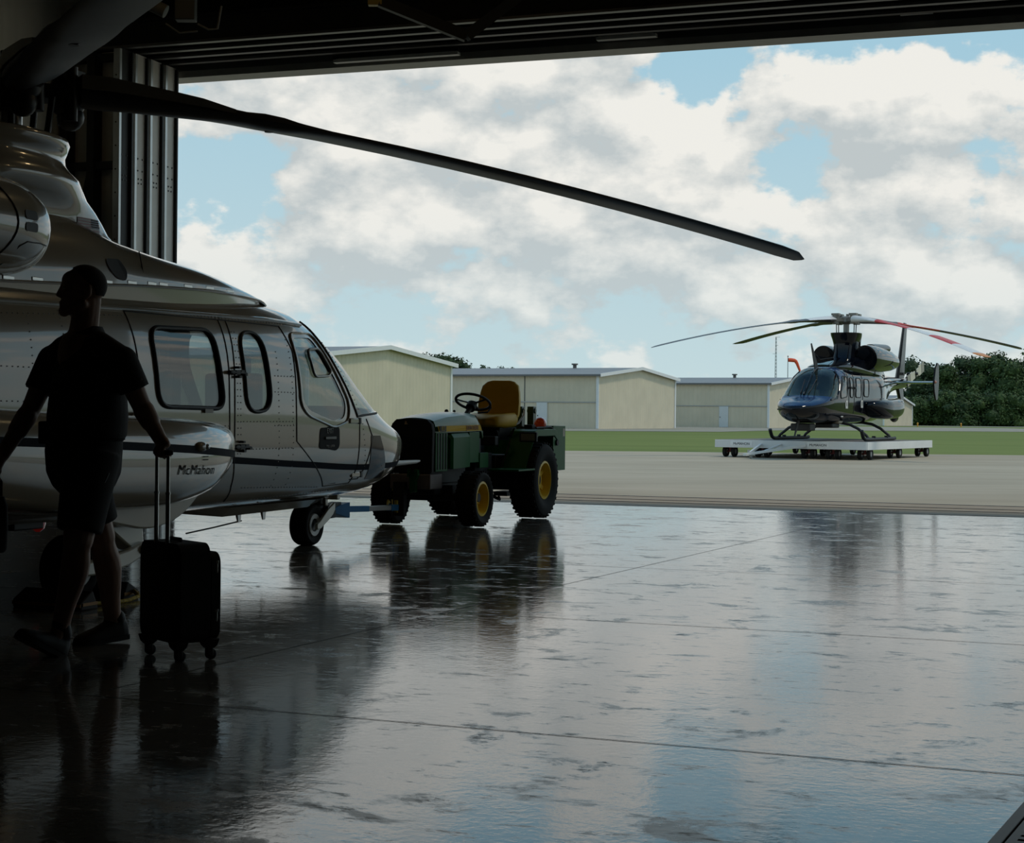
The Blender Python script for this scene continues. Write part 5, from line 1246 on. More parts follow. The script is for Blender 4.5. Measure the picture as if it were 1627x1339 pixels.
mb = MB(); mb.tube([V(-0.06, -0.03, 0.54), V(-0.055, -0.03, 0.556), V(0.055, -0.03, 0.556), V(0.06, -0.03, 0.54)], 0.010, 8); mb.build('top_handle', CASE, SUIT)
for x in (-0.055, 0.055):
    mb = MB(); mb.cyl((x, -0.097, 0.50), (x, -0.097, 0.775), 0.0105, n=12); mb.cyl((x, -0.097, 0.768), (x, -0.097, 0.778), 0.0125, n=12); mb.cyl((x, -0.097, 0.775), (x, -0.097, 0.945), 0.0085, n=12); mb.build('handle_tube', mat('handle_steel', (0.50, 0.50, 0.49), 0.25, 0.9), SUIT)
mb = MB(); mb.loft([[V(x, -0.095 + yy, 0.962 + zz) for yy, zz in ((-0.015, -0.012), (0.015, -0.012), (0.016, 0.012), (-0.016, 0.012))] for x in (-0.075, -0.06, 0.06, 0.075)]); mb.build('handle_grip', BLACK, SUIT, bevel=0.006)
for x in (-0.145, 0.145):
    for y in (-0.085, 0.075):
        mb = MB(); mb.loft([[V(x + a * w, y + b * w, z) for a, b in ((-1, -1), (1, -1), (1, 1), (-1, 1))] for w, z in ((0.038, 0.10), (0.030, 0.068), (0.018, 0.052))]); mb.box((x - 0.012, y, 0.042), (0.008, 0.03, 0.05)); mb.box((x + 0.012, y, 0.042), (0.008, 0.03, 0.05)); cw = mb.build('castor_fork', BLACK, SUIT, bevel=0.004)
        mb = MB(); mb.lathe([(0.018, -0.012), (0.025, -0.010), (0.025, 0.010), (0.018, 0.012)], (x, y + 0.008, 0.0255), (1, 0, 0), 20); mb.build('castor_wheel', mat('castor_rubber', (0.02, 0.02, 0.02), 0.5), cw)

# ------------------------------------------------------------------ bag in the other hand, mostly past the left edge
hb = PB + HR + hdn * 0.05 + sd * 0.012
BAG = thing('bag', 'black bag carried in the forward hand of the walking person, cut by the left edge', 'bag', (hb.x, hb.y, 0), R(40))
top = hb.z
mb = MB(); mb.loft([[V(0.075 * k * math.copysign(abs(math.cos(t)) ** 0.6, math.cos(t)), 0.055 * k * math.copysign(abs(math.sin(t)) ** 0.6, math.sin(t)), z) for t in (2 * math.pi * i / 28 for i in range(28))] for z, k in ((top - 0.36, 0.80), (top - 0.345, 0.97), (top - 0.25, 1.03), (top - 0.14, 0.98), (top - 0.10, 0.80), (top - 0.095, 0.5))]); mb.build('bag_body', CASE, BAG, smooth=50)
mb = MB(); mb.tube([V(-0.05, 0, top - 0.11), V(-0.05, 0, top - 0.03), V(-0.03, 0, top), V(0.03, 0, top), V(0.05, 0, top - 0.03), V(0.05, 0, top - 0.11)], 0.008, 8); mb.build('bag_handle', BLACK, BAG)

# ------------------------------------------------------------------ chocks at the main wheel
for (dy, lb) in ((0.285, 'black wheel chock with a yellow rope in front of the helicopter main wheel'), (-0.285, 'black wheel chock with an orange stripe behind the helicopter main wheel')):
    c = heli_w(0.80 if dy > 0 else 0.92, -4.34 + dy, 0); s = 1 if dy > 0 else -1
    CH = thing('wheel_chock', lb, 'wheel chock', (c.x, c.y, 0), -R(22), 'chocks at the main wheel')
    mb = MB(); mb.prism([(-0.24, -0.085 * 1, 0.0), (-0.24, 0.085, 0.0), (-0.24, 0.085 if s > 0 else 0.03, 0.05 if s > 0 else 0.11), (-0.24, -0.03 if s > 0 else -0.085, 0.11 if s > 0 else 0.05)], (0.48, 0, 0)); ck = mb.build('chock_block', mat('chock_rubber', (0.022, 0.020, 0.018), 0.7), CH, bevel=0.008)
    mb = MB(); mb.box((0.0, -0.087 if s < 0 else 0.087, 0.03), (0.48, 0.006, 0.018)); mb.box((0.242, 0, 0.035), (0.006, 0.14, 0.018)); mb.build('chock_stripe', mat('stripe_orange', (0.42, 0.20, 0.03), 0.5), CH, smooth=0)
    if s > 0:
        mb = MB(); mb.tube([V(0.245, 0.02, 0.05), V(0.30, 0.0, 0.02), V(0.33, -0.15, 0.012), V(0.31, -0.35, 0.012), V(0.27, -0.50, 0.03)], 0.012, 8); mb.build('chock_rope', mat('yellow_rope', (0.50, 0.36, 0.04), 0.7, var=0.5, scale=60), CH)
# ------------------------------------------------------------------ black helicopter on a white platform outside
BK = mat('black_gloss_paint', (0.003, 0.004, 0.007), 0.05, coat=0.0, spec=0.30)
BKF = mat('black_fin_paint', (0.008, 0.008, 0.008), 0.25, spec=0.12)
BKG = glass('black_heli_glass', (0.72, 0.80, 0.76), 1.5)
DARKWIN = mat('dark_side_glass', (0.02, 0.022, 0.020), 0.03, spec=0.7)
BH_RZ = R(153); DZ = 0.06
PLZ = 0.49                                                            # platform deck height
BH = thing('helicopter', 'glossy black helicopter with red and white rotor blades standing outside on the white platform', 'helicopter', (7.99, 44.50, PLZ), BH_RZ)
def up_(p, k=0.06): return Vector((p.x, p.y, p.z + DZ))
fb = None
def bh_shell(o0, o1, name, m):
    o = fus_shell(o0, o1, name, m)
    for v_ in o.data.vertices: v_.co.z += DZ
    return o
WS2 = [(q[0], q[1] + DZ) for q in [(-1.02, 2.2), (-0.98, 1.84), (-0.86, 1.60), (-0.68, 1.36), (-0.46, 1.14), (-0.20, 1.12), (0.22, 1.17), (0.50, 1.35), (0.0, 2.2)]]
SKYTINT = mat('nose_sky_tint', (0.010, 0.032, 0.090), 0.10, spec=0.35)  # the sky's blue reflection, put into the colour of upward nose and roof faces
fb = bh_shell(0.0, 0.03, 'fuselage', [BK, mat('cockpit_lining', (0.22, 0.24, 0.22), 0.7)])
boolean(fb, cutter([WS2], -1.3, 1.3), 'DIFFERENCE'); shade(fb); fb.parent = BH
fb.data.materials.append(SKYTINT)
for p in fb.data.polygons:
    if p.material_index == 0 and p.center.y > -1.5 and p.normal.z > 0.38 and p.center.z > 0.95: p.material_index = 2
gl = bh_shell(0.004, 0.012, 'windshield', BKG); boolean(gl, cutter([WS2], -1.3, 1.3), 'INTERSECT'); shade(gl, 30); gl.parent = BH
mb = MB()
cz = interp(FUS, -0.95)[1]
mb.tube([V(0, y, interp(FUS, y)[1] + DZ + 0.01) for y in stations(-1.05, 0.22, 14)], 0.028, 8); mb.build('windshield_post', BK, BH)
for sx in (-1, 1):
    mb = MB(); mb.tube([Vector((p.x, p.y, p.z + DZ)) for p in (fus_skin(y, z, sx, 0.004) for y, z in ((-0.99, 1.86), (-0.92, 1.70), (-0.82, 1.53), (-0.66, 1.33), (-0.44, 1.11), (-0.2, 1.09), (0.05, 1.06)))], 0.022, 8); mb.build('windshield_frame', BK, BH)
    mb = MB(); mb.tube([V(sx * 0.10, 0.20, 1.235 + DZ), V(sx * 0.13, -0.05, 1.36 + DZ), V(sx * 0.16, -0.38, 1.62 + DZ)], 0.014, 6); mb.build('wiper', BLACK, BH)
    # side windows
    for nm, poly in (('slim_window', round_poly([(-2.00, 1.70), (-1.72, 1.71), (-1.66, 1.16), (-1.96, 1.14)], 0.12)), ('cabin_window', round_poly([(-2.85, 1.70), (-2.35, 1.71), (-2.22, 1.16), (-2.80, 1.16)], 0.12)), ('aft_window', round_poly([(-3.70, 1.69), (-3.20, 1.70), (-3.10, 1.20), (-3.62, 1.19)], 0.12)), ('crew_window', round_poly([(-1.50, 1.72), (-1.15, 1.735), (-0.74, 1.24), (-0.78, 1.11), (-1.33, 1.165)], 0.06))):
        mb = MB(); c = sum((Vector(q) for q in poly), Vector((0, 0))) / len(poly); rows = []
        for k in (1.0, 0.66, 0.33): rows.append([mb.bm.verts.new(up_(fus_skin(c.x + (q.x - c.x) * k, c.y + (q.y - c.y) * k, sx, 0.006))) for q in poly])
        cv = mb.bm.verts.new(up_(fus_skin(c.x, c.y, sx, 0.006))); n = len(poly)
        for a, b in zip(rows[:-1], rows[1:]):
            for i in range(n): mb.face([a[i], a[(i + 1) % n], b[(i + 1) % n], b[i]])
        for i in range(n): mb.face([rows[-1][i], rows[-1][(i + 1) % n], cv])
        mb.build(nm, DARKWIN, BH)
        mb = MB(); mb.tube([up_(fus_skin(q.x, q.y, sx, 0.006)) for q in resample(poly, 0.05)], 0.014, 6, closed=True); mb.build('window_gasket', BLACK, BH)
    mb = MB()
    for s_ in ([(-2.15, 1.82), (-2.10, 1.4), (-2.08, 0.7)], [(-1.62, 1.82), (-1.55, 1.4), (-1.52, 0.9)], [(-3.05, 1.82), (-3.0, 1.4), (-2.98, 0.7)]):
        mb.tube([up_(fus_skin(q.x, q.y, sx, 0.002)) for q in resample(s_, 0.05, False)], 0.008, 6)
    mb.build('door_seams', SEAMM, BH)
    for y, z in ((-2.05, 1.42), (-1.62, 1.42)):
        mb = MB(); mb.box(up_(fus_skin(y, z, sx, 0.03)), (0.07, 0.12, 0.06)); mb.build('door_hinge', BLACK, BH, bevel=0.01)
    for y, z, nm in ((-1.30, 0.95, 'placard'), (-2.90, 0.98, 'placard')):
        p = up_(fus_skin(y, z, sx, 0.004)); mb = MB(); mb.prism([p + V(0, a, b) for a, b in ((-0.12, -0.11), (0.10, -0.11), (0.12, 0.02), (0.08, 0.11), (-0.12, 0.11))], (sx * 0.004, 0, 0)); mb.build('white_placard', mat('white_sticker', (0.55, 0.55, 0.52), 0.5), BH, smooth=0)
        mb = MB(); mb.box(p + V(sx * 0.008, 0, 0.01), (0.004, 0.03, 0.10)); mb.build('placard_mark', BLACK, BH, smooth=0)
    mb = MB(); mb.box(up_(fus_skin(-1.1, 0.62, sx, 0.003)), (0.006, 0.22, 0.035)); mb.build('step_label', MATS['white_sticker'], BH, smooth=0)
mb = MB(); mb.loft([[up_(p) for p in cowl_ring(y)] for y in stations(-7.6, -1.1, 50)]); mb.build('engine_cowling', BK, BH)
mb = MB(); mb.loft([[p + V(0, 0, DZ) for p in pylon_ring(q)] for q in ((2.0, -2.9, -5.3, 0.46, 0.6), (2.15, -3.15, -5.2, 0.40, 0.6), (2.3, -3.32, -5.0, 0.355, 0.6), (2.5, -3.44, -4.75, 0.325, 0.6), (2.7, -3.50, -4.6, 0.33, 0.6), (2.88, -3.47, -4.5, 0.38, 0.7), (2.98, -3.42, -4.48, 0.42, 0.8), (3.06, -3.40, -4.48, 0.43, 0.8), (3.06, -3.46, -4.42, 0.38, 0.8))]); mb.build('mast_fairing', BK, BH, smooth=60)
for sx in (-1, 1):
    mb = MB(); rr = []
    for y, k in ((-7.0, 0.6), (-6.3, 0.85), (-5.4, 1.0), (-4.4, 1.05), (-3.95, 1.02), (-3.80, 0.98), (-3.80, 0.80), (-4.0, 0.72), (-4.5, 0.62)):
        rr.append([V(sx * 0.62 + 0.34 * k * math.cos(t), y + 0.12 * math.sin(t), 2.33 + DZ + 0.37 * k * math.sin(t)) for t in (2 * math.pi * i / 32 for i in range(32))])
    mb.loft(rr[:7]); nc = mb.build('engine_nacelle', BK, BH, smooth=50)
    mb = MB(); mb.loft(rr[6:], cap0=False); mb.build('intake_duct', BLACK, nc)
    mb = MB(); mb.loft([[V(sx * (0.42 + d) + w * math.cos(t), y, 2.62 + DZ + dz + h * math.sin(t)) for t in (2 * math.pi * i / 20 for i in range(20))] for y, w, h, d, dz in ((-5.0, 0.22, 0.16, 0, 0), (-5.5, 0.24, 0.15, 0.03, 0.04), (-6.2, 0.23, 0.14, 0.10, 0.06), (-6.25, 0.17, 0.10, 0.10, 0.06))]); mb.build('exhaust_stack', mat('exhaust_metal', (0.16, 0.155, 0.15), 0.3, 0.8), BH)
    mb = MB(); mb.loft([[Vector((q.x * sx, q.y, q.z + DZ)) for q in spon_ring(y)] for y in [-6.6] + stations(-6.3, -3.3, 18) + stations(-3.25, -2.75, 12)]); sp = mb.build('sponson', BK, BH, smooth=60)
    for v_ in sp.data.vertices: v_.co.y = -6.3 + (v_.co.y + 6.3) * 0.85
    mb = MB(); mb.ball((sx * 1.0, -5.7, 0.62 + DZ), (0.12, 0.3, 0.16), 14, 8); mb.build('sponson_float', BK, BH)
mb = MB(); mb.box((0, -0.55, 1.0 + DZ), (1.0, 0.35, 0.24)); mb.build('instrument_panel', PAINT_IN, BH, bevel=0.03)
for x in (-0.36, 0.36): seat(x, -1.5, BH)
mb = MB(); mb.box((0, -2.0, 1.2), (1.3, 0.06, 1.2)); mb.build('cabin_bulkhead', mat('bulkhead_grey', (0.26, 0.29, 0.27), 0.7), BH, bevel=0.01)
# wire cutters, antennas, belly camera
mb = MB(); mb.prism([(0.012, y, z + DZ) for y, z in ((-0.80, 1.88), (-1.05, 2.02), (-0.45, 2.62), (-0.40, 2.60))], (-0.024, 0, 0)); mb.build('upper_wire_cutter', BLACK, BH, smooth=0)
mb = MB(); mb.prism([(0.012, y, z + DZ) for y, z in ((0.55, 0.50), (0.75, 0.52), (1.05, 0.06), (1.0, 0.05))], (-0.024, 0, 0)); mb.build('lower_wire_cutter', BLACK, BH, smooth=0)
mb = MB(); mb.tube([V(0, -0.55, 2.42 + DZ), V(0, -1.3, 2.2 + DZ), V(0, -2.6, 2.30 + DZ)], 0.008, 6); mb.build('wire_antenna', BLACK, BH)
mb = MB(); mb.cyl((0.3, 1.15, 0.80 + DZ), (0.3, 1.55, 0.79 + DZ), 0.018, n=10); mb.build('pitot_tube', BLACK, BH)
mb = MB(); mb.box((0.05, 0.1, 0.38), (0.55, 0.5, 0.20)); mb.build('belly_camera', BLACK, BH, bevel=0.03)
mb = MB(); mb.box((-0.25, -1.2, 0.42), (0.5, 0.7, 0.12)); mb.build('belly_radio_pod', BLACK, BH, bevel=0.03)
mb = MB(); mb.cyl((0.1, -0.45, 0.45), (0.1, -0.48, 0.20), 0.012, n=8); mb.build('whip_antenna', BLACK, BH)
# skids
for sx in (-1, 1):
    mb = MB(); mb.tube([V(sx * 1.30, y, z) for y, z in ((-0.90, 0.30), (-0.93, 0.24), (-1.07, 0.10), (-1.25, 0.055), (-1.6, 0.05), (-3.6, 0.05), (-4.4, 0.05), (-4.58, 0.06))], 0.05, 12); sk = mb.build('skid', BLACK, BH)
    mb = MB(); mb.box((sx * 1.30, -2.2, 0.11), (0.10, 0.06, 0.06)); mb.box((sx * 1.30, -3.6, 0.11), (0.10, 0.06, 0.06)); mb.build('skid_step', BLACK, sk, bevel=0.006)
for y in (-1.65, -4.1):
    mb = MB(); mb.tube([V(x, y, z) for x, z in ((-1.30, 0.06), (-1.24, 0.15), (-1.0, 0.34), (-0.75, 0.46), (-0.45, 0.51), (0.45, 0.51), (0.75, 0.46), (1.0, 0.34), (1.24, 0.15), (1.30, 0.06))], 0.04, 12); mb.build('cross_tube', BLACK, BH)
# tail
mb = MB(); mb.loft([[V(w * x, y + yy, z) for x, yy in ((-1, 0), (0, 0.1), (1, 0), (0.3, -c), (-0.3, -c))] for y, z, c, w in ((-10.0, 1.80, 0.95, 0.07), (-10.35, 2.5, 0.70, 0.06), (-10.9, 3.72, 0.42, 0.04), (-10.95, 3.80, 0.30, 0.03))]); mb.build('tail_fin', BKF, BH, smooth=0)
mb = MB(); mb.loft([[V(w * x, y + yy, z) for x, yy in ((-1, 0), (0, 0.1), (1, 0), (0.3, -c), (-0.3, -c))] for y, z, c, w in ((-10.0, 1.75, 0.8, 0.06), (-10.5, 1.2, 0.5, 0.05), (-10.75, 0.95, 0.35, 0.03))]); mb.build('ventral_fin', BKF, BH, smooth=0)
mb = MB(); mb.loft([[V(x, -9.2 + a * 0.28, 1.78 + b) for a, b in ((1, 0), (0.6, 0.05), (-0.4, 0.045), (-1, 0.0), (-0.4, -0.03), (0.6, -0.035))] for x in (-1.42, 1.42)]); mb.build('stabiliser', mat('dark_teal_gloss', (0.008, 0.02, 0.028), 0.2, coat=1), BH, smooth=30)
for sx in (-1, 1):
    mb = MB(); mb.prism([(sx * 1.42, y, z) for y, z in ((-8.9, 1.78), (-9.1, 2.2), (-9.35, 2.42), (-9.55, 2.40), (-9.6, 1.8), (-9.45, 1.25), (-9.2, 1.22), (-8.98, 1.5))], (sx * 0.05, 0, 0)); mb.build('end_plate', BKF, BH, bevel=0.01)
    mb = MB(); mb.ball((sx * 1.48, -9.0, 1.80), 0.05, 12, 8); mb.build('end_lamp', mat('tail_lamp', (0.45, 0.20, 0.15), 0.2), BH)
TR0 = V(-0.34, -11.2, 2.12)
mb = MB(); mb.cyl((-0.05, -11.2, 2.12), (-0.42, -11.2, 2.12), 0.05, n=12); mb.build('tail_rotor_hub', DARKGEAR, BH)
CREAM = mat('tail_blade_cream', (0.55, 0.52, 0.40), 0.45)
for s in (-1, 1):
    d = V(0, -s * math.cos(R(14)), s * math.sin(R(14))); nn = V(0, d.z, -d.y)
    mb = MB()
    for k, (t0, t1) in enumerate(((0.12, 0.45), (0.45, 0.78), (0.78, 0.87), (0.87, 0.96), (0.96, 1.05), (1.05, 1.14), (1.14, 1.22))):
        w = 0.17 if k else 0.12
        mb.loft([[TR0 + d * t + nn * (w * i) + V(0.015 * j, 0, 0) for i, j in ((-1, -1), (1, -1), (1, 1), (-1, 1))] for t in (t0, t1)], mi=1 if k in (2, 4, 6) else 0)
    mb.build('tail_rotor_blade', [CREAM, BLACK], BH, smooth=0)
# main rotor, drooping, mast tilted a little forward
RB = V(0, -3.93, 0)
mb = MB(); mb.cyl(RB + V(0, 0, 2.8), RB + V(0, 0, 3.50), 0.085, n=18); mb.build('rotor_mast', mat('mast_metal', (0.30, 0.29, 0.26), 0.5, 0.3), BH)
GREYHUB = mat('hub_grey', (0.20, 0.19, 0.165), 0.45, 0.3)
mb = MB(); mb.lathe([(0.08, 3.62), (0.18, 3.58), (0.20, 3.45), (0.10, 3.38)], RB, (0, 0, 1), 20); mb.cyl(RB + V(-0.04, 0, 3.60), RB + V(-0.04, 0, 3.68), 0.05, n=10); mb.build('rotor_hub', GREYHUB, BH)
for a in (60, 140, 240, 320):
    d = V(math.cos(R(a)), math.sin(R(a)), 0); mb = MB(); mb.cyl(RB + d * 0.38 + V(0, 0, 2.9), RB + d * 0.40 + V(0, 0, 3.40), 0.014, n=8); mb.build('pitch_link', DARKGEAR, BH)
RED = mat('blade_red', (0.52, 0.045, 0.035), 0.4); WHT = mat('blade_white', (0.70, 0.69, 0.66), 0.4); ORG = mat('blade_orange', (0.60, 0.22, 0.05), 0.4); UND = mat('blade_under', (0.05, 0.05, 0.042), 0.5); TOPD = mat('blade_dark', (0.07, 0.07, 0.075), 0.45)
# world headings of the four blades (math angle from +X), tip heights
for ang, tipz, dr in ((202, 3.03, 0.80), (112, 3.52, 0.45), (22, 3.30, 0.62), (292, 2.73, 1.12)):
    la = R(ang) - BH_RZ                                             # local angle of the blade
    striped = ang in (292, 22)
    o = blade_mesh(6.4, 3.50, 3.50 + PLZ - tipz, 0.12).build('rotor_blade', [TOPD, UND, RED, WHT, ORG], BH, smooth=50)
    o.location = RB; o.rotation_euler = (0, 0, la - math.pi / 2)
    for p in o.data.polygons:
        t = p.center.y
        if striped:
            if ang == 292: p.material_index = 3 if t < 1.7 else (2 if t < 3.2 else (3 if t < 4.2 else (2 if t < 5.2 else (3 if t < 6.1 else 4))))
            else: p.material_index = 0 if t < 1.7 else (2 if t < 3.2 else 0)
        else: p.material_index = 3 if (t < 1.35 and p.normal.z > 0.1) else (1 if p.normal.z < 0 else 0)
    d = V(math.cos(la), math.sin(la), 0)
    mb = MB(); mb.cyl(RB + d * 0.36 + V(0, 0, 3.38), RB + d * 0.36 + V(0, 0, 3.64), 0.10, n=14); mb.box(RB + d * 0.36 + V(0, 0, 3.66), (0.22, 0.22, 0.06)); mb.bar(RB + V(0, 0, 3.5), RB + d * 0.6 + V(0, 0, 3.5), 0.22, 0.09); mb.build('blade_grip', GREYHUB, BH)

# ------------------------------------------------------------------ white helicopter platform with castors and tow frame
PF = thing('helicopter_platform', 'low white wheeled platform carrying the black helicopter on the apron', 'platform', (7.75, 44.63, 0), R(149))
PWH = mat('platform_white', (0.74, 0.74, 0.72), 0.5, var=0.05, scale=2); DECK = mat('deck_grey', (0.16, 0.15, 0.135), 0.8, var=0.2, scale=2)
x0, x1, y0, y1 = -1.86, 2.54, -6.28, -0.38
mb = MB(); mb.box(((x0 + x1) / 2, (y0 + y1) / 2, PLZ - 0.02), (x1 - x0 - 0.02, y1 - y0 - 0.02, 0.035)); mb.build('deck', DECK, PF, smooth=0)
for c, s in ((((x0 + x1) / 2, y1, 0.375), (x1 - x0, 0.06, 0.215)), (((x0 + x1) / 2, y0, 0.375), (x1 - x0, 0.06, 0.215)), ((x0, (y0 + y1) / 2, 0.375), (0.06, y1 - y0, 0.215)), ((x1, (y0 + y1) / 2, 0.375), (0.06, y1 - y0, 0.215))):
    mb = MB(); mb.box(c, s); mb.build('edge_beam', PWH, PF, smooth=0, bevel=0.006)
for x in (-0.4, 1.1):
    mb = MB(); mb.box((x, (y0 + y1) / 2, 0.36), (0.10, y1 - y0 - 0.1, 0.16)); mb.build('cross_member', PWH, PF, smooth=0)
for x, w in ((1.75, 0.66), (-0.50, 0.62)):
    mb = MB(); mb.box((x, y1 + 0.034, 0.385), (w, 0.01, 0.13)); sg = mb.build('sign_plate', mat('sign_white', (0.82, 0.82, 0.80), 0.5), PF, smooth=0)
    lettering('sign_lettering', 'McMAHON', 0.10, LETTER, sg, frame_matrix((x, y1 + 0.042, 0.375), (-1, 0, 0), (0, 0, 1)), 0.001, shear=0.15)
lettering('side_lettering', 'N430', 0.07, LETTER, PF, frame_matrix((x0 - 0.034, -4.3, 0.38), (0, -1, 0), (0, 0, 1)), 0.001) if False else None
RFORK = mat('castor_red', (0.16, 0.03, 0.03), 0.5)
for x, y in ((2.20, -0.62), (1.22, -0.62), (-0.15, -0.62), (-0.85, -0.62), (-1.70, -0.75), (2.2, -3.2), (0.35, -3.4), (-1.66, -3.4), (2.2, -6.0), (0.35, -6.0), (-1.66, -6.0)):
    mb = MB(); mb.box((x, y, 0.275), (0.30, 0.22, 0.02)); mb.cyl((x, y, 0.15), (x, y, 0.28), 0.035, n=10); mb.cyl((x - 0.13, y, 0.155), (x + 0.13, y, 0.155), 0.022, n=8); cf = mb.build('castor_bracket', RFORK, PF, smooth=0)
    for s in (-1, 1):
        mb = MB(); tyre(mb, (x + s * 0.13, y, 0.155), (1, 0, 0), 0.155, 0.11, 0.07, 24); mb.lathe([(0.075, -0.04), (0.07, 0.04)], (x + s * 0.13, y, 0.155), (1, 0, 0), 16, mi=1); mb.build('castor_wheel', [TYRE, mat('castor_hub_grey', (0.25, 0.25, 0.25), 0.5)], cf)
AP = V(1.05, 0.85, 0.12)
mb = MB(); mb.bar((-0.15, y1 + 0.05, 0.36), AP, 0.06, 0.07); mb.bar((1.15, y1 + 0.05, 0.36), AP + V(0.02, -0.2, 0.03), 0.06, 0.07); mb.bar((0.55, y1 + 0.05, 0.37), AP.lerp(V(-0.15, y1, 0.36), 0.25), 0.05, 0.05); mb.box(AP + V(0.02, 0.06, -0.01), (0.10, 0.22, 0.07)); mb.build('tow_frame', PWH, PF, smooth=0, bevel=0.005)
mb = MB(); mb.cyl(AP + V(-0.06, -0.12, -0.055), AP + V(-0.02, -0.12, -0.055), 0.065, n=16); mb.cyl(AP + V(0.0, -0.05, -0.02), AP + V(0.0, -0.05, 0.12), 0.03, n=10); mb.build('jockey_wheel', mat('jockey_grey', (0.4, 0.4, 0.38), 0.5), PF)
# ------------------------------------------------------------------ airfield hangars
CREAMW = ribbed('cream_sheet', (0.62, 0.55, 0.41), 0, 0.45, 0.03, 0.55)
CREAMG = ribbed('cream_sheet_gable', (0.62, 0.55, 0.41), 1, 0.45, 0.03, 0.55)
ROOFM = ribbed('grey_roof_sheet', (0.19, 0.195, 0.20), 0, 0.45, 0.03, 0.5)
TRIMW = mat('white_trim', (0.74, 0.75, 0.75), 0.5)
DOORW = mat('walk_door_white', (0.62, 0.64, 0.63), 0.5)
LINE = mat('door_joint_dark', (0.10, 0.10, 0.09), 0.7)  # dark grey of the upright door joints
VENT = mat('roof_vent_dark', (0.12, 0.11, 0.10), 0.6)
def hangar_building(label, corner, yaw, L, Wd, eave, ridge, doors, mid, seams, vents):
    """corner: near right front corner; front runs towards local -x, gable towards local +y"""
    t = thing('hangar_building', label, 'building', (corner[0], corner[1], 0), yaw, 'cream hangars across the airfield')
    mb = MB(); mb.poly([V(-L, 0, -0.02), V(0, 0, -0.02), V(0, 0, eave), V(-L, 0, eave)]); mb.poly([V(-L, Wd, -0.02), V(-L, Wd, eave), V(0, Wd, eave), V(0, Wd, -0.02)]); mb.build('front_wall', CREAMW, t, smooth=0)
    for x in (0, -L):
        mb = MB(); mb.poly([V(x, 0, -0.02), V(x, Wd, -0.02), V(x, Wd, eave), V(x, Wd / 2, ridge), V(x, 0, eave)]); mb.build('gable_wall', CREAMG, t, smooth=0)
    sl = math.hypot(Wd / 2, ridge - eave)
    mb = MB()
    for y0, y1, z0, z1 in ((-0.35, Wd / 2, eave - 0.02, ridge + 0.02), (Wd / 2, Wd + 0.35, ridge + 0.02, eave - 0.02)):
        mb.loft([[V(x, y0, z0), V(x, y1, z1), V(x, y1, z1 + 0.12), V(x, y0, z0 + 0.12)] for x in (-L - 0.3, 0.3)])
    mb.build('roof', ROOFM, t, smooth=0)
    for x in (0.31, -L - 0.31):
        mb = MB(); mb.bar((x, -0.36, eave + 0.02), (x, Wd / 2, ridge + 0.07), 0.06, 0.26); mb.bar((x, Wd / 2, ridge + 0.07), (x, Wd + 0.36, eave + 0.02), 0.06, 0.26)
        mb.build('gable_trim', TRIMW, t, smooth=0)
    mb = MB(); mb.box((-L / 2, -0.37, eave + 0.02), (L + 0.6, 0.05, 0.14)); mb.build('eave_gutter', mat('gutter_dark', (0.14, 0.14, 0.14), 0.5), t, smooth=0)
    for x in (-0.08, -L + 0.08):
        mb = MB(); mb.box((x, -0.04, eave / 2), (0.22, 0.08, eave)); mb.build('corner_trim', TRIMW, t, smooth=0)
    mb = MB(); mb.box((0.04, Wd - 0.1, eave / 2), (0.08, 0.22, eave)); mb.build('corner_trim', TRIMW, t, smooth=0)
    if mid:
        mb = MB(); mb.box((-L / 2, -0.03, mid), (L - 0.4, 0.06, 0.09)); mb.build('door_hinge_line', mat('hinge_grey', (0.36, 0.36, 0.34), 0.6), t, smooth=0)
    for x in seams:
        mb = MB(); mb.box((x, -0.02, eave / 2), (0.07, 0.04, eave)); mb.build('door_joint', LINE, t, smooth=0)
    for x in doors:
        mb = MB(); mb.box((x, -0.05, 1.03), (0.95, 0.08, 2.06)); d = mb.build('walk_door', DOORW, t, smooth=0)
        mb = MB(); mb.ball((x - 0.36, -0.11, 1.0), 0.05, 10, 8); mb.build('door_knob', VENT, d)
    for x in vents:
        mb = MB(); mb.cyl((x, Wd / 2, ridge), (x, Wd / 2, ridge + 0.42), 0.16, n=12); mb.cyl((x, Wd / 2, ridge + 0.40), (x, Wd / 2, ridge + 0.52), 0.28, n=12); mb.build('roof_vent', VENT, t)
    return t
hangar_building('cream metal hangar nearest the silver helicopter, behind the tractor hood, only its gable in view', (-11.45, 92.0), -R(24), 24, 18.2, 4.25, 5.05, [], 0, [], [])
hangar_building('cream metal hangar in the middle, behind the tractor seat', (6.9, 130.75), -R(27), 34, 16.75, 4.25, 4.98, [-5.0, -22], 2.1, [-6.6], [-6.0])
hangar_building('cream metal hangar just left of the black helicopter nose', (25.3, 161.0), -R(27), 24, 16.5, 4.3, 5.0, [-4.7], 2.1, [], [-6.5])
hangar_building('low grey roofed hangar farthest away, seen behind the black helicopter tail', (50.5, 222.0), -R(27), 26, 16, 2.9, 4.1, [], 0, [], [])

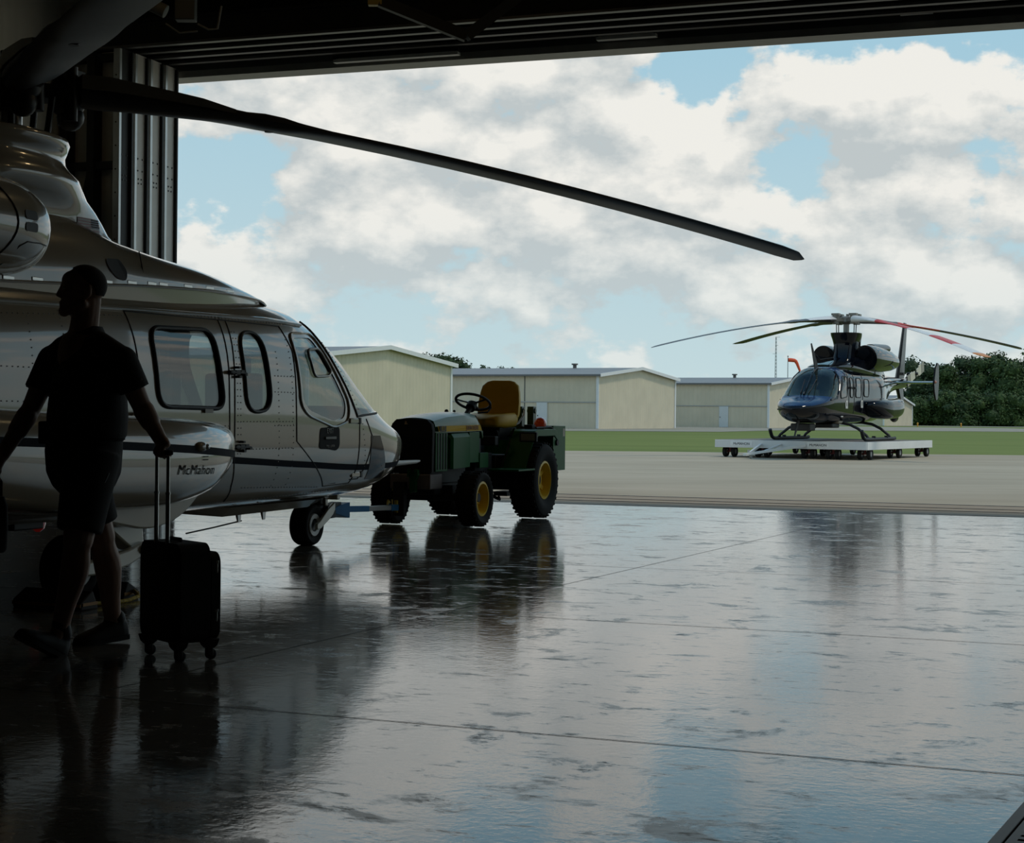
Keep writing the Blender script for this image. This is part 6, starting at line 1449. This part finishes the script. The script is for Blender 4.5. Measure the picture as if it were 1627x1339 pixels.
# ------------------------------------------------------------------ mast, windsock, markers
def at(x, y, Y): return PX(x, y, Y)
p = at(1233, 535, 330.0)
AM = thing('radio_mast', 'thin grey lattice radio mast rising behind the hangar roof', 'mast', (p.x, p.y, 0))
hgt = p.z; GAL = mat('mast_grey', (0.40, 0.41, 0.42), 0.6)
for k in range(3):
    a = 2 * math.pi * k / 3; mb = MB(); mb.cyl((0.28 * math.cos(a), 0.28 * math.sin(a), 0), (0.10 * math.cos(a), 0.10 * math.sin(a), hgt), 0.06, 0.04, n=6); mb.build('mast_leg', GAL, AM)
mb = MB(); nseg = 24
for i in range(nseg):
    z0, z1 = hgt * i / nseg, hgt * (i + 1) / nseg
    for k in range(3):
        a, b = 2 * math.pi * k / 3, 2 * math.pi * (k + 1) / 3; r0, r1 = 0.28 - 0.18 * i / nseg, 0.28 - 0.18 * (i + 1) / nseg
        mb.cyl((r0 * math.cos(a), r0 * math.sin(a), z0), (r1 * math.cos(b), r1 * math.sin(b), z1), 0.03, n=5)
mb.build('mast_lattice', GAL, AM, smooth=0)
mb = MB(); mb.box((0.35, 0, hgt - 0.05), (0.9, 0.06, 0.06)); mb.box((-0.25, 0, hgt * 0.80), (0.8, 0.06, 0.06)); mb.box((0.2, 0, hgt * 0.90), (0.5, 0.06, 0.06)); mb.build('antenna_arm', GAL, AM, smooth=0)
p = at(1252, 566, 205.0)
WSK = thing('windsock', 'limp orange windsock on a thin pole behind the nose of the black helicopter', 'windsock', (p.x, p.y, 0))
mb = MB(); mb.cyl((0, 0, 0), (0, 0, p.z), 0.05, 0.04, n=8); mb.ball((0, 0, p.z), 0.09, 8, 6); mb.build('pole', mat('pole_dark', (0.16, 0.16, 0.16), 0.5), WSK)
mb = MB(); zz = p.z - 0.45
pts = [(0.05, 0, 0.24), (0.45, -0.02, 0.24), (0.80, -0.06, 0.23), (0.98, -0.16, 0.22), (1.15, -0.45, 0.19), (1.35, -0.95, 0.16), (1.55, -1.45, 0.13), (1.62, -1.62, 0.12)]
mb.tube([V(x, 0, zz + z) for x, z, r in pts], [r for x, z, r in pts], 16); mb.build('sock', mat('windsock_orange', (0.72, 0.09, 0.03), 0.7), WSK)
for px, lb in ((1458, 'small orange edge marker post by the far taxiway, nearest the black helicopter'), (1527, 'small orange edge marker post by the far taxiway, farther right before the wood')):
    q = at(px, 675, 216); t = thing('runway_marker', lb, 'marker', (q.x, q.y, -0.03), 0, 'taxiway edge markers')
    mb = MB(); mb.cyl((0, 0, 0), (0, 0, 0.34), 0.09, n=10); mb.build('marker_post', mat('marker_orange', (0.65, 0.28, 0.03), 0.6), t)
    mb = MB(); mb.ball((0, 0, 0.42), 0.12, 10, 8); mb.build('marker_cap', mat('marker_amber', (0.75, 0.35, 0.05), 0.4), t)

# ------------------------------------------------------------------ trees: each with trunk and its own leafy crown
BARK = mat('bark', (0.075, 0.06, 0.045), 0.9)
def leafm(name, c0, c1):
    if name in MATS: return MATS[name]
    m = bpy.data.materials.new(name); m.use_nodes = True; t = m.node_tree; p = t.nodes['Principled BSDF']
    p.inputs['Roughness'].default_value = 0.6; p.inputs['Specular IOR Level'].default_value = 0.2
    tc = t.nodes.new('ShaderNodeTexCoord'); n = t.nodes.new('ShaderNodeTexNoise'); n.inputs['Scale'].default_value = 0.9; n.inputs['Detail'].default_value = 6
    t.links.new(tc.outputs['Object'], n.inputs['Vector']); c = wmix(t, wrange(t, n.outputs['Fac'], 0.35, 0.68, 0, 1), c0, c1); t.links.new(c, p.inputs['Base Color'])
    MATS[name] = m; return m
LEAVES = [leafm('leaves_deep', (0.020, 0.042, 0.014), (0.050, 0.085, 0.026)), leafm('leaves_mid', (0.030, 0.060, 0.018), (0.070, 0.110, 0.032)), leafm('leaves_cool', (0.028, 0.052, 0.024), (0.060, 0.092, 0.042))]
def tree(label, group, x, y, h, w, kind, seed, base=0.0, low=0.12, leaf=0.42, n=2600):
    rnd = random.Random(seed)
    t = thing('broadleaf_tree', label, 'tree', (x, y, base), 0, group)
    mb = MB(); mb.tube([V(0, 0, 0), V(rnd.uniform(-.2, .2), 0, h * 0.3), V(rnd.uniform(-.4, .4), rnd.uniform(-.4, .4), h * 0.8)], [0.22 * h / 9, 0.17 * h / 9, 0.05], 8); mb.build('trunk', BARK, t)
    mb = MB(); lobes = []
    for i in range(15):
        a = rnd.uniform(0, 2 * math.pi); zf = rnd.uniform(low, 0.90); rad = (0.5 * w) * (1 - abs(zf - 0.45) ** 1.7 * 1.1) * rnd.uniform(0.25, 0.75)
        lobes.append((V(rad * math.cos(a), rad * math.sin(a), h * zf), w * rnd.uniform(0.15, 0.26)))
    lobes.append((V(0, 0, h * 0.86), w * 0.16)); lobes.append((V(rnd.uniform(-.1, .1) * w, 0, h * 0.6), w * 0.32)); lobes.append((V(0, 0, h * max(low + 0.1, 0.25)), w * 0.34))
    for c, r in lobes:                                               # dense core so that no sky shows through the middle
        mb.ball(c, (r * 0.66, r * 0.66, r * 0.60), 8, 6)
    tot = sum(r * r for c, r in lobes)
    for c, r in lobes:
        for k in range(int(n * r * r / tot)):
            d = V(rnd.gauss(0, 1), rnd.gauss(0, 1), rnd.gauss(0, 1)).normalized(); q = c + V(d.x, d.y, d.z * 0.9) * r * rnd.uniform(0.62, 1.12)
            if q.z < 0.1: continue
            nrm = (d + V(rnd.gauss(0, .5), rnd.gauss(0, .5), rnd.gauss(0, .5) + 0.3)).normalized(); a, b = basis(nrm); s = leaf * rnd.uniform(0.5, 1.15); th = rnd.uniform(0, 6.28)
            u = (a * math.cos(th) + b * math.sin(th)) * s; v = nrm.cross(u) * 0.6
            mb.poly([q - u * 0.5, q + v * 0.5 + nrm * s * 0.08, q + u * 0.5, q - v * 0.5 - nrm * s * 0.08])
    mb.build('crown', LEAVES[kind], t, smooth=0, recalc=False)
    return t
# by the hangars
G1 = 'trees behind the hangar roofs'
for i, (px, top, Y, w) in enumerate(((686, 560, 205, 4.5), (703, 556, 205, 5.0), (722, 563, 207, 4.6), (738, 569, 206, 3.6), (775, 577, 240, 3.4), (797, 576, 240, 4.4))):
    q = at(px, top, Y); tree('dark tree crown showing above the roof of the middle hangar' if i < 4 else 'small faint tree crown above the middle hangar roof near its vent', G1 + (' at left' if i < 4 else ' at right'), q.x, q.y, q.z + 0.03, w * 1.25, 0 if i < 4 else 2, 40 + i, -0.03, n=2600, leaf=0.40)
# right-hand wood
G2 = 'trees of the wood at the right'
for i, (px, top, Y, w, k) in enumerate(((1466, 572, 262, 9.0, 2), (1512, 576, 258, 7.0, 1), (1538, 562, 262, 8.0, 2), (1562, 566, 256, 9.0, 1), (1588, 561, 260, 8.0, 0), (1612, 570, 252, 9.0, 1), (1640, 566, 256, 10.0, 0), (1668, 560, 256, 10.0, 1), (1700, 566, 258, 10.0, 0), (1740, 562, 260, 11.0, 1))):
    q = at(px, top, Y); tree('tall bushy tree in the dense wood beyond the taxiway' if px > 1500 else 'airy tree standing behind the tail of the black helicopter, left of the wood', G2 if px > 1500 else None, q.x, q.y, q.z + 0.03, w, k, 60 + i, -0.03, low=0.12 if px > 1500 else 0.30, n=6500, leaf=0.52)
for i, (px, top, Y, w, k) in enumerate(((1432, 652, 246, 4.5, 1), (1452, 634, 249, 6.0, 1), (1478, 628, 250, 6.5, 0), (1500, 622, 248, 6.5, 1), (1526, 628, 246, 7.0, 0), (1552, 624, 247, 7.0, 1), (1580, 630, 246, 7.0, 0), (1606, 626, 245, 7.0, 1), (1634, 630, 246, 7.0, 0), (1664, 628, 246, 7.5, 1), (1700, 628, 247, 8.0, 0))):
    q = at(px, top, Y); t = tree('low dark green bush along the front edge of the wood', 'bushes along the front of the wood', q.x, q.y, q.z + 0.03, w, k, 90 + i, -0.03, low=0.02, n=4200, leaf=0.46); t['category'] = 'bush'; t.name = 'wood_edge_bush'
